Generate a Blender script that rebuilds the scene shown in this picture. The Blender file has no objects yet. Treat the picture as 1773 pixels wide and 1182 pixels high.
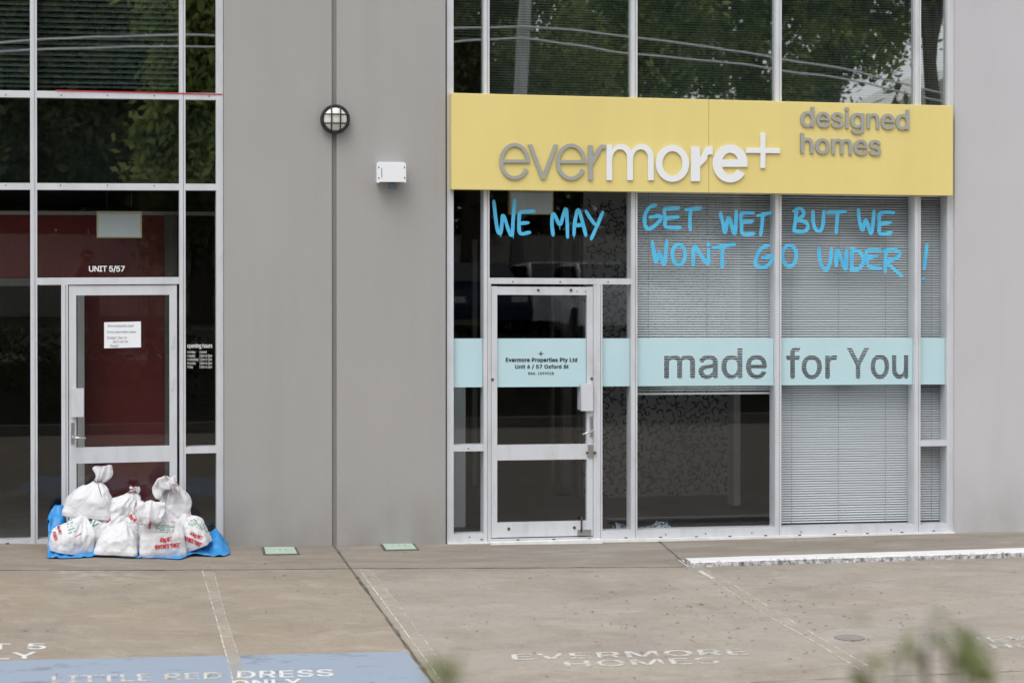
import bpy, bmesh, math, random
from mathutils import Vector, Matrix, noise as mnoise
from mathutils.bvhtree import BVHTree
import numpy as np
R = math.radians
random.seed(7); rng = np.random.default_rng(7)
S = bpy.context.scene
COL = S.collection

# ------------------------------------------------------------------ camera
FPX, PX, PY, W0 = 3480.0, 886.5, 468.0, 1773.0
TH, PI_ = math.atan(736/FPX), R(0.38)
CAM = Vector((0, -16.6, 2.41))
fw = Vector((math.sin(TH)*math.cos(PI_), math.cos(TH)*math.cos(PI_), -math.sin(PI_)))
rt = Vector((math.cos(TH), -math.sin(TH), 0)); up = rt.cross(fw)
cd = bpy.data.cameras.new('camera'); cam = bpy.data.objects.new('camera', cd); COL.objects.link(cam)
M = Matrix((rt, up, -fw)).transposed().to_4x4(); M.translation = CAM
cam.matrix_world = M
cd.sensor_width = 36; cd.lens = 36*FPX/W0
cd.shift_y = -(591-PY)/W0
cd.clip_start = 0.05; cd.clip_end = 2000
cd.dof.use_dof = True; cd.dof.focus_distance = 17.0; cd.dof.aperture_fstop = 2.8
S.camera = cam

# ------------------------------------------------------------------ world, sun, exposure
SUN_EL, SUN_AZ = R(58), R(212)
wd = bpy.data.worlds.new('World'); S.world = wd; wd.use_nodes = True
nt = wd.node_tree; N = nt.nodes; Lk = nt.links
bg = N['Background']
sky = N.new('ShaderNodeTexSky'); sky.sky_type = 'NISHITA'; sky.sun_disc = False
sky.sun_elevation = SUN_EL; sky.sun_rotation = SUN_AZ; sky.dust_density = 4; sky.air_density = 1.2
hs = N.new('ShaderNodeHueSaturation'); hs.inputs['Saturation'].default_value = 0.12
tc = N.new('ShaderNodeTexCoord'); nz = N.new('ShaderNodeTexNoise'); nz.inputs['Scale'].default_value = 2.2
nz.inputs['Detail'].default_value = 6
mr = N.new('ShaderNodeMapRange'); mr.inputs['From Min'].default_value = .3; mr.inputs['From Max'].default_value = .7
mr.inputs['To Min'].default_value = .8; mr.inputs['To Max'].default_value = 1.15
mx = N.new('ShaderNodeMix'); mx.data_type = 'RGBA'; mx.inputs[0].default_value = .6
mx.inputs[7].default_value = (7.6, 7.9, 8.3, 1)
ml = N.new('ShaderNodeVectorMath'); ml.operation = 'SCALE'
Lk.new(sky.outputs[0], hs.inputs['Color']); Lk.new(hs.outputs[0], mx.inputs[6])
Lk.new(tc.outputs['Generated'], nz.inputs['Vector']); Lk.new(nz.outputs[0], mr.inputs['Value'])
Lk.new(mx.outputs[2], ml.inputs[0]); Lk.new(mr.outputs[0], ml.inputs['Scale'])
Lk.new(ml.outputs[0], bg.inputs['Color']); bg.inputs['Strength'].default_value = .12
sd = bpy.data.lights.new('sun', 'SUN'); so = bpy.data.objects.new('sun', sd); COL.objects.link(so)
sd.energy = 0.9; sd.angle = R(35); sd.color = (1, .97, .92)
so.location = (0, -20, 30)
# sun direction: the sun stands in front of the facade, a little to the left, behind thin overcast
sdir = Vector((math.sin(SUN_AZ)*math.cos(SUN_EL), math.cos(SUN_AZ)*math.cos(SUN_EL), math.sin(SUN_EL)))
so.rotation_euler = sdir.to_track_quat('Z', 'Y').to_euler()
S.view_settings.view_transform = 'Standard'; S.view_settings.look = 'None'; S.view_settings.gamma = 1
S.view_settings.exposure = 0.56

# ------------------------------------------------------------------ measuring helpers (photo measurements -> metres)
def ray(x, y): return fw + rt*((x-PX)/FPX) - up*((y-PY)/FPX)
def fac(x, y, dep=0.0):
    d = ray(x, y); t = (dep-CAM.y)/d.y
    return CAM + d*t
GB = [(-40, .9), (-8, .22), (-.684, .117), (1.128, .045), (2.006, .023), (2.953, .008), (4.684, -.022), (7.48, -.03), (14, -.06), (45, -.25)]
def gz(x, y):
    for (a, za), (b, zb) in zip(GB, GB[1:]):
        if x <= b: break
    z0 = za+(zb-za)*(x-a)/(b-a)
    t = min(max((-y-5)/7.0, 0), 1)
    if y > -5: g = .0216*y
    else: g = .0216*-5 + .004*(y+5)
    return z0*(1-t) + (.02)*t + g
def gpt(x, y):
    d = ray(x, y); t = 14.0
    for _ in range(30):
        p = CAM+d*t
        t += (p.z-gz(p.x, p.y))/(-d.z+.0216*d.y)*.9
    return CAM+d*t

# ------------------------------------------------------------------ materials
def new_mat(name):
    m = bpy.data.materials.new(name); m.use_nodes = True
    return m, m.node_tree.nodes, m.node_tree.links, m.node_tree.nodes['Principled BSDF']
def mat(name, col, rough=.5, col2=None, nscale=8, stretch=(1, 1, 1), detail=5, lo=.35, hi=.65, metal=0, bump=0, bscale=60, spec=.5, coat=0):
    m, n, l, b = new_mat(name)
    b.inputs['Base Color'].default_value = (*col, 1); b.inputs['Roughness'].default_value = rough
    b.inputs['Metallic'].default_value = metal; b.inputs['Specular IOR Level'].default_value = spec
    tcn = n.new('ShaderNodeTexCoord')
    if col2:
        mp = n.new('ShaderNodeMapping'); mp.inputs['Scale'].default_value = stretch
        t = n.new('ShaderNodeTexNoise'); t.inputs['Scale'].default_value = nscale; t.inputs['Detail'].default_value = detail
        t.inputs['Roughness'].default_value = .6
        r = n.new('ShaderNodeMapRange'); r.inputs[1].default_value = lo; r.inputs[2].default_value = hi
        x = n.new('ShaderNodeMix'); x.data_type = 'RGBA'
        x.inputs[6].default_value = (*col, 1); x.inputs[7].default_value = (*col2, 1)
        l.new(tcn.outputs['Object'], mp.inputs[0]); l.new(mp.outputs[0], t.inputs['Vector']); l.new(t.outputs[0], r.inputs[0])
        l.new(r.outputs[0], x.inputs[0]); l.new(x.outputs[2], b.inputs['Base Color'])
    if bump:
        t2 = n.new('ShaderNodeTexNoise'); t2.inputs['Scale'].default_value = bscale; t2.inputs['Detail'].default_value = 4
        bp = n.new('ShaderNodeBump'); bp.inputs['Strength'].default_value = bump; bp.inputs['Distance'].default_value = .01
        l.new(tcn.outputs['Object'], t2.inputs['Vector']); l.new(t2.outputs[0], bp.inputs['Height']); l.new(bp.outputs[0], b.inputs['Normal'])
    return m
def glass(name, refl, tint, wob=.0):
    m, n, l, b = new_mat(name); n.remove(b)
    out = n['Material Output']
    tr = n.new('ShaderNodeBsdfTransparent'); tr.inputs[0].default_value = (*tint, 1)
    gl = n.new('ShaderNodeBsdfGlossy'); gl.inputs['Roughness'].default_value = 0.0; gl.inputs[0].default_value = (1, 1, 1, 1)
    ms = n.new('ShaderNodeMixShader'); ms.inputs[0].default_value = refl
    l.new(tr.outputs[0], ms.inputs[1]); l.new(gl.outputs[0], ms.inputs[2]); l.new(ms.outputs[0], out.inputs[0])
    if wob:
        tcn = n.new('ShaderNodeTexCoord'); t = n.new('ShaderNodeTexNoise'); t.inputs['Scale'].default_value = 1.6; t.inputs['Detail'].default_value = 1
        bp = n.new('ShaderNodeBump'); bp.inputs['Strength'].default_value = wob; bp.inputs['Distance'].default_value = .01
        l.new(tcn.outputs['Object'], t.inputs['Vector']); l.new(t.outputs[0], bp.inputs['Height']); l.new(bp.outputs[0], gl.inputs['Normal'])
    return m
def worn(name, col, cut_lo, cut_hi, scale=14, stretch=(1, 1, 1)):
    """paint that has partly worn off the concrete"""
    m, n, l, b = new_mat(name); out = n['Material Output']
    b.inputs['Base Color'].default_value = (*col, 1); b.inputs['Roughness'].default_value = .8
    tcn = n.new('ShaderNodeTexCoord'); mp = n.new('ShaderNodeMapping'); mp.inputs['Scale'].default_value = stretch
    t = n.new('ShaderNodeTexNoise'); t.inputs['Scale'].default_value = scale; t.inputs['Detail'].default_value = 8; t.inputs['Roughness'].default_value = .7
    r = n.new('ShaderNodeMapRange'); r.inputs[1].default_value = cut_lo; r.inputs[2].default_value = cut_hi
    tr = n.new('ShaderNodeBsdfTransparent'); ms = n.new('ShaderNodeMixShader')
    l.new(tcn.outputs['Object'], mp.inputs[0]); l.new(mp.outputs[0], t.inputs['Vector']); l.new(t.outputs[0], r.inputs[0])
    l.new(r.outputs[0], ms.inputs[0]); l.new(tr.outputs[0], ms.inputs[1]); l.new(b.outputs[0], ms.inputs[2]); l.new(ms.outputs[0], out.inputs[0])
    return m

def concrete_mat():
    m, n, l, b = new_mat('concrete')
    b.inputs['Roughness'].default_value = .85
    tcn = n.new('ShaderNodeTexCoord')
    def nzt(scale, stretch, detail=6, rough=.6, dist=0):
        mp = n.new('ShaderNodeMapping'); mp.inputs['Scale'].default_value = stretch
        t = n.new('ShaderNodeTexNoise'); t.inputs['Scale'].default_value = scale; t.inputs['Detail'].default_value = detail
        t.inputs['Roughness'].default_value = rough; t.inputs['Distortion'].default_value = dist
        l.new(tcn.outputs['Object'], mp.inputs[0]); l.new(mp.outputs[0], t.inputs['Vector']); return t
    def rng_(t, lo, hi, a=0, bb=1):
        r = n.new('ShaderNodeMapRange'); r.inputs[1].default_value = lo; r.inputs[2].default_value = hi
        r.inputs[3].default_value = a; r.inputs[4].default_value = bb; l.new(t.outputs[0], r.inputs[0]); return r
    def mixc(f, a, bcol):
        x = n.new('ShaderNodeMix'); x.data_type = 'RGBA'; l.new(f.outputs[0], x.inputs[0])
        if isinstance(a, tuple): x.inputs[6].default_value = (*a, 1)
        else: l.new(a.outputs[2], x.inputs[6])
        if isinstance(bcol, tuple): x.inputs[7].default_value = (*bcol, 1)
        else: l.new(bcol.outputs[2], x.inputs[7])
        return x
    sx = n.new('ShaderNodeSeparateXYZ'); l.new(tcn.outputs['Object'], sx.inputs[0])
    left = n.new('ShaderNodeMapRange'); left.inputs[1].default_value = 2.02; left.inputs[2].default_value = 2.0; l.new(sx.outputs['X'], left.inputs[0])
    ca_ = mixc(rng_(nzt(.9, (.8, 1, 1), 6), .35, .65), (.335, .285, .238), (.325, .295, .258))
    cb_ = mixc(rng_(nzt(.9, (.8, 1, 1), 6), .35, .65), (.305, .250, .190), (.300, .258, .208))
    c = n.new('ShaderNodeMix'); c.data_type = 'RGBA'; l.new(left.outputs[0], c.inputs[0]); l.new(ca_.outputs[2], c.inputs[6]); l.new(cb_.outputs[2], c.inputs[7])
    c = mixc(rng_(nzt(1.5, (.7, 1.1, 1), 9, .68, .5), .47, .72, 0, .6), c, (.205, .170, .138))
    c = mixc(rng_(nzt(4.2, (.7, 1.1, 1), 9, .72, .3), .50, .74, 0, .6), c, (.44, .395, .345))
    c = mixc(rng_(nzt(3.1, (1, 1, 1), 9, .75, .6), .55, .72, 0, .5), c, (.17, .14, .115))
    c = mixc(rng_(nzt(19, (1, 1, 1), 8, .75), .52, .75, 0, .5), c, (.16, .13, .105))
    c = mixc(rng_(nzt(70, (1, 1, 1), 4), .60, .72, 0, .45), c, (.42, .38, .33))
    c = mixc(rng_(nzt(42, (1, 1, 1), 2), .70, .74, 0, .8), c, (.075, .05, .038))
    # pale washed-out sediment where the bags have leaked
    vd = n.new('ShaderNodeVectorMath'); vd.operation = 'DISTANCE'; l.new(tcn.outputs['Object'], vd.inputs[0]); pw = gpt(165, 986); vd.inputs[1].default_value = pw
    wf = n.new('ShaderNodeMapRange'); wf.inputs[1].default_value = .75; wf.inputs[2].default_value = .15; l.new(vd.outputs['Value'], wf.inputs[0])
    wm = n.new('ShaderNodeMath'); wm.operation = 'MULTIPLY'; l.new(wf.outputs[0], wm.inputs[0]); l.new(rng_(nzt(9, (.6, 1.2, 1), 9, .75, .8), .48, .66, 0, .8).outputs[0], wm.inputs[1])
    c = mixc(wm, c, (.56, .53, .50))
    # grime carried along the foot of the building and the apron joint
    g = n.new('ShaderNodeMapRange'); g.inputs[1].default_value = -1.7; g.inputs[2].default_value = -1.05; l.new(sx.outputs['Y'], g.inputs[0])
    g2 = n.new('ShaderNodeMath'); g2.operation = 'MULTIPLY'
    l.new(g.outputs[0], g2.inputs[0]); l.new(rng_(nzt(2.2, (.35, 1.4, 1), 7, .7, .3), .38, .62, .12, .75).outputs[0], g2.inputs[1])
    c = mixc(g2, c, (.19, .163, .138))
    l.new(c.outputs[2], b.inputs['Base Color'])
    bp = n.new('ShaderNodeBump'); bp.inputs['Strength'].default_value = .25; bp.inputs['Distance'].default_value = .004
    l.new(nzt(60, (1, 1, 1), 6).outputs[0], bp.inputs['Height']); l.new(bp.outputs[0], b.inputs['Normal'])
    return m
def wall_mat(name, c1, c2):
    """rendered panel: fine sand finish, faint vertical wash marks, splash dirt along the foot"""
    m = mat(name, c1, .85, c2, 1.1, (1, 1, .5), lo=.3, hi=.7, bump=.16, bscale=70, spec=.2)
    n, l = m.node_tree.nodes, m.node_tree.links; b = n['Principled BSDF']; src = b.inputs['Base Color'].links[0].from_socket
    tcn = n.new('ShaderNodeTexCoord'); ge = n.new('ShaderNodeNewGeometry'); sx = n.new('ShaderNodeSeparateXYZ'); l.new(ge.outputs['Position'], sx.inputs[0])
    def nz_(scale, st, det=6):
        mp = n.new('ShaderNodeMapping'); mp.inputs['Scale'].default_value = st; t = n.new('ShaderNodeTexNoise'); t.inputs['Scale'].default_value = scale; t.inputs['Detail'].default_value = det
        l.new(tcn.outputs['Object'], mp.inputs[0]); l.new(mp.outputs[0], t.inputs['Vector']); return t.outputs[0]
    def mr_(o_, a, b_, c=0, d=1):
        r = n.new('ShaderNodeMapRange'); r.inputs[1].default_value = a; r.inputs[2].default_value = b_; r.inputs[3].default_value = c; r.inputs[4].default_value = d; l.new(o_, r.inputs[0]); return r.outputs[0]
    def mul(a, b_):
        k = n.new('ShaderNodeMath'); k.operation = 'MULTIPLY'; l.new(a, k.inputs[0]); l.new(b_, k.inputs[1]); return k.outputs[0]
    def mx_(f, a, col):
        x = n.new('ShaderNodeMix'); x.data_type = 'RGBA'; l.new(f, x.inputs[0]); l.new(a, x.inputs[6]); x.inputs[7].default_value = (*col, 1); return x.outputs[2]
    dk = tuple(v*.72 for v in c1)
    c = mx_(mr_(nz_(5, (1, 1, .06)), .55, .8, 0, .2), src, dk)
    c = mx_(mul(mr_(sx.outputs['Z'], .55, -.02), mr_(nz_(4, (1, 1, .5), 8), .35, .7, .1, .6)), c, (c1[0]*.62, c1[1]*.58, c1[2]*.52))
    c = mx_(mr_(nz_(55, (1, 1, 1), 1), .74, .78, 0, .5), c, dk)
    l.new(c, b.inputs['Base Color']); return m
def leaf_mat(name, c1, c2):
    m = mat(name, c1, .55, c2, .75, detail=5, lo=.42, hi=.60, spec=.3)
    n, l = m.node_tree.nodes, m.node_tree.links; b = n['Principled BSDF']; tl = n.new('ShaderNodeBsdfTranslucent'); ms = n.new('ShaderNodeMixShader')
    ms.inputs[0].default_value = .45; l.new(b.inputs['Base Color'].links[0].from_socket, tl.inputs[0])
    l.new(b.outputs[0], ms.inputs[1]); l.new(tl.outputs[0], ms.inputs[2]); l.new(ms.outputs[0], n['Material Output'].inputs[0])
    return m

m_wall = wall_mat('grey_render', (.378, .367, .358), (.352, .342, .333))
m_wall2 = wall_mat('lilac_render', (.535, .525, .545), (.50, .49, .51))
m_seal = mat('joint_sealant', (.30, .287, .278), .8, (.26, .248, .24), 4, (1, 1, .2), spec=.2)
m_dark = mat('dark_gap', (.03, .03, .03), .8)
m_frame = mat('powder_coated_aluminium', (.61, .625, .66), .38, (.47, .475, .485), 3.5, (2, 1, .7), detail=9, lo=.46, hi=.85)
m_sill = mat('white_sill_metal', (.86, .86, .85), .4, (.72, .71, .70), 9)
m_glass = glass('clear_window_glass', .036, (.965, .98, .985), .02)
m_glassu = glass('tinted_window_glass', .36, (.66, .72, .70), .03)
m_film = mat('frosted_aqua_film', (.505, .695, .745), .55, (.48, .67, .72), 2, spec=.4)
m_ink = mat('black_vinyl', (.015, .017, .02), .5)
m_white = mat('white_vinyl', (.85, .85, .85), .5)
m_spray = mat('sky_blue_spray_paint', (.065, .44, .76), .55, (.10, .56, .86), 9, lo=.3, hi=.7)
m_yellow = mat('yellow_sign_panel', (.775, .645, .250), .5, (.73, .60, .225), 1.4, (1, 1, .25), detail=7, spec=.3)
m_ltgrey = mat('grey_letter_face', (.36, .365, .345), .5, (.33, .335, .32), 6)
m_ltwhite = mat('white_letter_face', (.80, .81, .83), .45)
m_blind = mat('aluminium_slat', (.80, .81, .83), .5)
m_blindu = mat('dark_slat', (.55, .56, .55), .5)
m_cord = mat('blind_cord', (.25, .26, .26), .8)
m_chrome = mat('satin_steel', (.62, .62, .64), .28, metal=1)
m_screw = mat('dark_screw', (.12, .12, .12), .5, metal=.5)
m_rust = mat('rusty_steel', (.11, .065, .04), .8, (.05, .035, .03), 40)
m_paper = mat('white_paper', (.82, .84, .88), .7)
m_red = mat('red_painted_board', (.17, .009, .010), .5, (.145, .007, .008), 2)
m_redtape = mat('red_tape', (.5, .02, .04), .6)
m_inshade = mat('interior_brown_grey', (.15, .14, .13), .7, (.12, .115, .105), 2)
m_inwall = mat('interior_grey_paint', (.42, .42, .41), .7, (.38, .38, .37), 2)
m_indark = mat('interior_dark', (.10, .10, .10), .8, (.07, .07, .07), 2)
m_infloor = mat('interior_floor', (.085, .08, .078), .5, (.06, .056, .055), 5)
m_pale = mat('pale_board', (.60, .66, .66), .6)
m_exit = mat('pale_diffuser', (.74, .80, .80), .5)
m_cream = mat('cream_plastic_edge', (.72, .64, .38), .5)
m_paperwall = mat('grey_wallpaper', (.40, .40, .395), .6, (.36, .36, .355), 3)
m_scroll = mat('black_wallpaper_scroll', (.045, .045, .05), .6)
m_black = mat('black_plastic', (.022, .022, .026), .45)
m_opal = mat('opal_diffuser', (.82, .82, .78), .25, (.70, .68, .55), 4, lo=.5, hi=.8)
m_box = mat('white_painted_box', (.82, .83, .86), .4)
m_bluegrey = mat('blue_grey_pvc', (.10, .14, .20), .5)
m_conc = concrete_mat()
m_joint = mat('joint_filler', (.075, .063, .055), .9, (.19, .165, .14), 6, lo=.42, hi=.65)
m_lid = mat('pale_green_lid', (.42, .54, .44), .6, (.36, .45, .37), 18, lo=.45, hi=.75)
m_drain = mat('worn_grey_cover', (.21, .20, .185), .8, (.27, .245, .22), 30)
m_lidf = mat('cast_iron_surround', (.07, .07, .065), .7, (.13, .12, .11), 25)
m_kerb = None
m_tarp = mat('blue_tarpaulin', (.04, .30, .68), .42, (.03, .23, .56), 9, bump=.9, bscale=14)
m_bag = mat('woven_white_bag', (.70, .695, .72), .6, (.58, .57, .59), 7, lo=.45, hi=.75, bump=.9, bscale=30, spec=.3)
m_bagred = mat('red_bag_print', (.62, .035, .06), .6)
m_baggreen = mat('green_bag_print', (.03, .27, .13), .6)
m_tie = mat('dark_tie_wire', (.04, .035, .03), .6)
m_line = worn('worn_white_line', (.60, .58, .55), .36, .56, 9)
m_line2 = worn('worn_pale_band', (.52, .455, .375), .15, .95, 3)
m_text1 = worn('white_road_paint', (.64, .64, .63), .30, .44, 18)
m_text2 = worn('worn_road_paint', (.56, .535, .50), .30, .54, 11)
m_text3 = worn('very_worn_road_paint', (.62, .60, .57), .40, .66, 10)
m_bluepaint = worn('faded_blue_ground_paint', (.27, .32, .395), .22, .44, 4, (.6, 1.5, 1))
m_bank = mat('garden_soil', (.045, .04, .028), .95, (.03, .035, .018), 3)
m_path = mat('footpath_concrete', (.20, .19, .17), .9, (.16, .15, .13), 2)
m_asph = mat('asphalt', (.05, .05, .052), .9, (.04, .04, .04), 4)
m_kerbgrey = mat('grey_kerb_concrete', (.30, .28, .25), .9, (.22, .20, .18), 5)
m_leafd = leaf_mat('dark_leaves', (.05, .062, .024), (.105, .115, .040))
m_leafm = leaf_mat('mid_leaves', (.12, .17, .05), (.36, .43, .12))
m_leafb = leaf_mat('bright_leaves', (.24, .27, .08), (.13, .18, .05))
m_leafy = leaf_mat('young_leaves', (.25, .265, .10), (.115, .15, .05))
m_bark = mat('bark', (.06, .048, .038), .9, (.10, .085, .07), 12, (1, 1, .2))
m_fence = mat('timber_paling_fence', (.50, .48, .44), .9, (.38, .36, .33), 6, (6, 1, .4))
m_pole = mat('grey_timber_pole', (.34, .34, .33), .85, (.25, .245, .24), 6, (2, 2, .15))
m_cable = mat('aerial_cable', (.55, .55, .57), .6)
m_skin = mat('skin', (.48, .29, .22), .5)
m_hair = mat('brown_hair', (.05, .03, .02), .6)
m_shirt = mat('maroon_shirt', (.22, .12, .13), .8)
m_trouser = mat('dark_trousers', (.03, .035, .05), .8)
m_silver = mat('silver_car_paint', (.80, .81, .83), .25)
m_navy = mat('dark_blue_car_paint', (.015, .025, .06), .2)
m_cwin = mat('car_glass', (.01, .012, .014), .05)
m_rubber = mat('tyre_rubber', (.015, .015, .015), .8)
m_lamp = mat('headlamp_lens', (.7, .72, .75), .1)
m_roof = mat('grey_roof_sheet', (.42, .41, .39), .6)
m_cloth = mat('patterned_cloth', (.50, .58, .62), .8, (.10, .13, .16), 38, detail=2, lo=.46, hi=.54)

def kerb_material():
    m, n, l, b = new_mat('white_kerb_paint'); b.inputs['Roughness'].default_value = .8
    tcn = n.new('ShaderNodeTexCoord')
    t = n.new('ShaderNodeTexNoise'); t.inputs['Scale'].default_value = 22; t.inputs['Detail'].default_value = 9; t.inputs['Roughness'].default_value = .8
    l.new(tcn.outputs['Object'], t.inputs['Vector'])
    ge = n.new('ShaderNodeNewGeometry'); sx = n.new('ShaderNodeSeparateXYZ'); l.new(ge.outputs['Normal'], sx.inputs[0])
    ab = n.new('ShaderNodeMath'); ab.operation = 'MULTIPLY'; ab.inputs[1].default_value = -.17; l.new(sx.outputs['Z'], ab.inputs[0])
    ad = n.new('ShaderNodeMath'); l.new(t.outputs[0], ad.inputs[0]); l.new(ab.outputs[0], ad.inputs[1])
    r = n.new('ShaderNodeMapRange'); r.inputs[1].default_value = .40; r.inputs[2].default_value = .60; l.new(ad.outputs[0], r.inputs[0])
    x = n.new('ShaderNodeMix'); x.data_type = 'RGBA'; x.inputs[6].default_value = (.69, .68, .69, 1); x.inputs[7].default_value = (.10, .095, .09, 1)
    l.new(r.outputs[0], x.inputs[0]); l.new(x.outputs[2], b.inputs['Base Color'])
    return m
m_kerb = kerb_material()

# ------------------------------------------------------------------ object helpers
def tag(o, label=None, cat=None, group=None, kind=None):
    if label: o['label'] = label
    if cat: o['category'] = cat
    if group: o['group'] = group
    if kind: o['kind'] = kind
    return o
def thing(name, label, cat, loc=(0, 0, 0), group=None):
    o = bpy.data.objects.new(name, None); COL.objects.link(o); o.location = loc; o.empty_display_size = .1
    return tag(o, label, cat, group)
def root_loc(p):
    while p.parent: p = p.parent
    return p.location.copy()
def obj(name, bm, m, parent=None, smooth=False, shear=None, loc=None, label=None):
    """link a bmesh given in world metres as ONE mesh object"""
    if shear:
        s, x0 = shear
        for v in bm.verts: v.co.z -= s*(v.co.x-x0)
    off = root_loc(parent) if parent else (Vector(loc) if loc is not None else Vector())
    for v in bm.verts: v.co -= off
    me = bpy.data.meshes.new(name); bm.to_mesh(me); bm.free()
    if smooth:
        me.polygons.foreach_set('use_smooth', [True]*len(me.polygons))
    for mm in (m if isinstance(m, (list, tuple)) else [m]): me.materials.append(mm)
    o = bpy.data.objects.new(name, me); COL.objects.link(o)
    if parent: o.parent = parent
    else: o.location = off
    if label: o['label'] = label
    return o
def B(): return bmesh.new()
def box(bm, x0, x1, y0, y1, z0, z1, mi=0):
    v = [bm.verts.new(c) for c in ((x0, y0, z0), (x1, y0, z0), (x1, y1, z0), (x0, y1, z0), (x0, y0, z1), (x1, y0, z1), (x1, y1, z1), (x0, y1, z1))]
    for f in ((0, 1, 5, 4), (1, 2, 6, 5), (2, 3, 7, 6), (3, 0, 4, 7), (4, 5, 6, 7), (3, 2, 1, 0)):
        bm.faces.new([v[i] for i in f]).material_index = mi
    return bm
def bevel(bm, w=.003, seg=2):
    es = [e for e in bm.edges if len(e.link_faces) == 2 and e.calc_face_angle(0) > .6]
    bmesh.ops.bevel(bm, geom=es, offset=w, segments=seg, affect='EDGES', profile=.5)
    return bm
def bbox(x0, x1, y0, y1, z0, z1, w=.003): return bevel(box(B(), x0, x1, y0, y1, z0, z1), w)
def quad(bm, a, b, c, d):
    return bm.faces.new([bm.verts.new(p) for p in (a, b, c, d)])
def ring_frame(p, u, v): return [p+u*math.cos(a)+v*math.sin(a) for a in ()]
def tube(bm, pts, rad, n=8, flat=None, caps=True, mi=0):
    """tube along pts; rad a number or a list; flat squashes the section along y"""
    pts = [Vector(p) for p in pts]; rings = []
    for i, p in enumerate(pts):
        t = (pts[min(i+1, len(pts)-1)]-pts[max(i-1, 0)])
        t = t.normalized() if t.length > 1e-9 else Vector((0, 0, 1))
        a = Vector((0, 1, 0)) if abs(t.y) < .95 else Vector((1, 0, 0))
        u = t.cross(a).normalized(); w = u.cross(t).normalized()
        r = rad[i] if isinstance(rad, (list, tuple)) else rad
        f = flat if flat else 1
        rings.append([bm.verts.new(p+u*(r*math.cos(2*math.pi*k/n))+w*(r*f*math.sin(2*math.pi*k/n))) for k in range(n)])
    for A, C_ in zip(rings, rings[1:]):
        for k in range(n):
            bm.faces.new((A[k], A[(k+1) % n], C_[(k+1) % n], C_[k])).material_index = mi
    if caps:
        bm.faces.new(rings[0][::-1]).material_index = mi; bm.faces.new(rings[-1]).material_index = mi
    return bm
def disc(bm, c, rad, th, n=24, axis='y', mi=0):
    """cylinder whose front face looks to -y (or up for axis z)"""
    c = Vector(c)
    if axis == 'y': a, b2, d = Vector((1, 0, 0)), Vector((0, 0, 1)), Vector((0, -th, 0))
    else: a, b2, d = Vector((1, 0, 0)), Vector((0, 1, 0)), Vector((0, 0, th))
    A = [bm.verts.new(c+a*(rad*math.cos(2*math.pi*k/n))+b2*(rad*math.sin(2*math.pi*k/n))) for k in range(n)]
    Bv = [bm.verts.new(v.co+d) for v in A]
    for k in range(n): bm.faces.new((A[k], A[(k+1) % n], Bv[(k+1) % n], Bv[k])).material_index = mi
    bm.faces.new(Bv).material_index = mi; bm.faces.new(A[::-1]).material_index = mi
    return bm
def np_mesh(name, verts, faces, m, parent=None, loc=None, smooth=False):
    off = root_loc(parent) if parent else (Vector(loc) if loc is not None else Vector())
    me = bpy.data.meshes.new(name); me.from_pydata((np.asarray(verts)-np.array(off)).tolist(), [], faces)
    if smooth: me.polygons.foreach_set('use_smooth', [True]*len(me.polygons))
    me.materials.append(m); me.update()
    o = bpy.data.objects.new(name, me); COL.objects.link(o)
    if parent: o.parent = parent
    else: o.location = off
    return o
def catmull(pts, n=8):
    P = [Vector(p) for p in pts]; out = []
    P = [P[0]*2-P[1]]+P+[P[-1]*2-P[-2]]
    for i in range(1, len(P)-2):
        for k in range(n):
            t = k/n; a, b, c, d = P[i-1:i+3]
            out.append(.5*((2*b)+(c-a)*t+(2*a-5*b+4*c-d)*t*t+(3*b-a-3*c+d)*t**3))
    out.append(P[-2]); return out

# ------------------------------------------------------------------ lettering
FONT = None
try:
    import os
    p_ = os.path.join(bpy.utils.resource_path('LOCAL'), 'datafiles', 'fonts', 'Inter.woff2')
    if os.path.exists(p_): FONT = bpy.data.fonts.load(p_)
except Exception: FONT = None
def glyphs(body, offset=0.0, spacing=1.0, res=6, extrude=.02):
    """outline lettering as (verts n x 3 normalised to its own box, faces)"""
    c = bpy.data.curves.new('lettering', 'FONT'); c.body = body
    if FONT: c.font = FONT
    c.space_character = spacing; c.resolution_u = 12; c.extrude = extrude
    o = bpy.data.objects.new('lettering', c); COL.objects.link(o)
    bpy.context.view_layer.update()
    e = o.evaluated_get(bpy.context.evaluated_depsgraph_get()); me = e.to_mesh()
    v = np.array([x.co[:] for x in me.vertices]); f = [tuple(p.vertices) for p in me.polygons]
    e.to_mesh_clear(); bpy.data.objects.remove(o); bpy.data.curves.remove(c)
    lo, hi = v.min(0), v.max(0)
    asp = (hi[0]-lo[0])/(hi[1]-lo[1])
    v = (v-lo)/(hi-lo)
    return v, f, asp
def place(v, bl, br, tl, th, nrm):
    """letters onto the parallelogram bl, br, tl, standing th proud along nrm"""
    bl, br, tl, nrm = (np.array(q) for q in (bl, br, tl, nrm))
    return bl+np.outer(v[:, 0], br-bl)+np.outer(v[:, 1], tl-bl)+np.outer(v[:, 2]*th, nrm)
def bm_from(verts, faces):
    bm = B(); vs = [bm.verts.new(p) for p in verts]
    for f in faces:
        try: bm.faces.new([vs[i] for i in f])
        except ValueError: pass
    bmesh.ops.recalc_face_normals(bm, faces=bm.faces)
    return bm
def shifts(b):
    return [(0, 0)] if not b else [(-b, -b*.7), (b, -b*.7), (-b, b*.7), (b, b*.7), (0, 0)]
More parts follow.
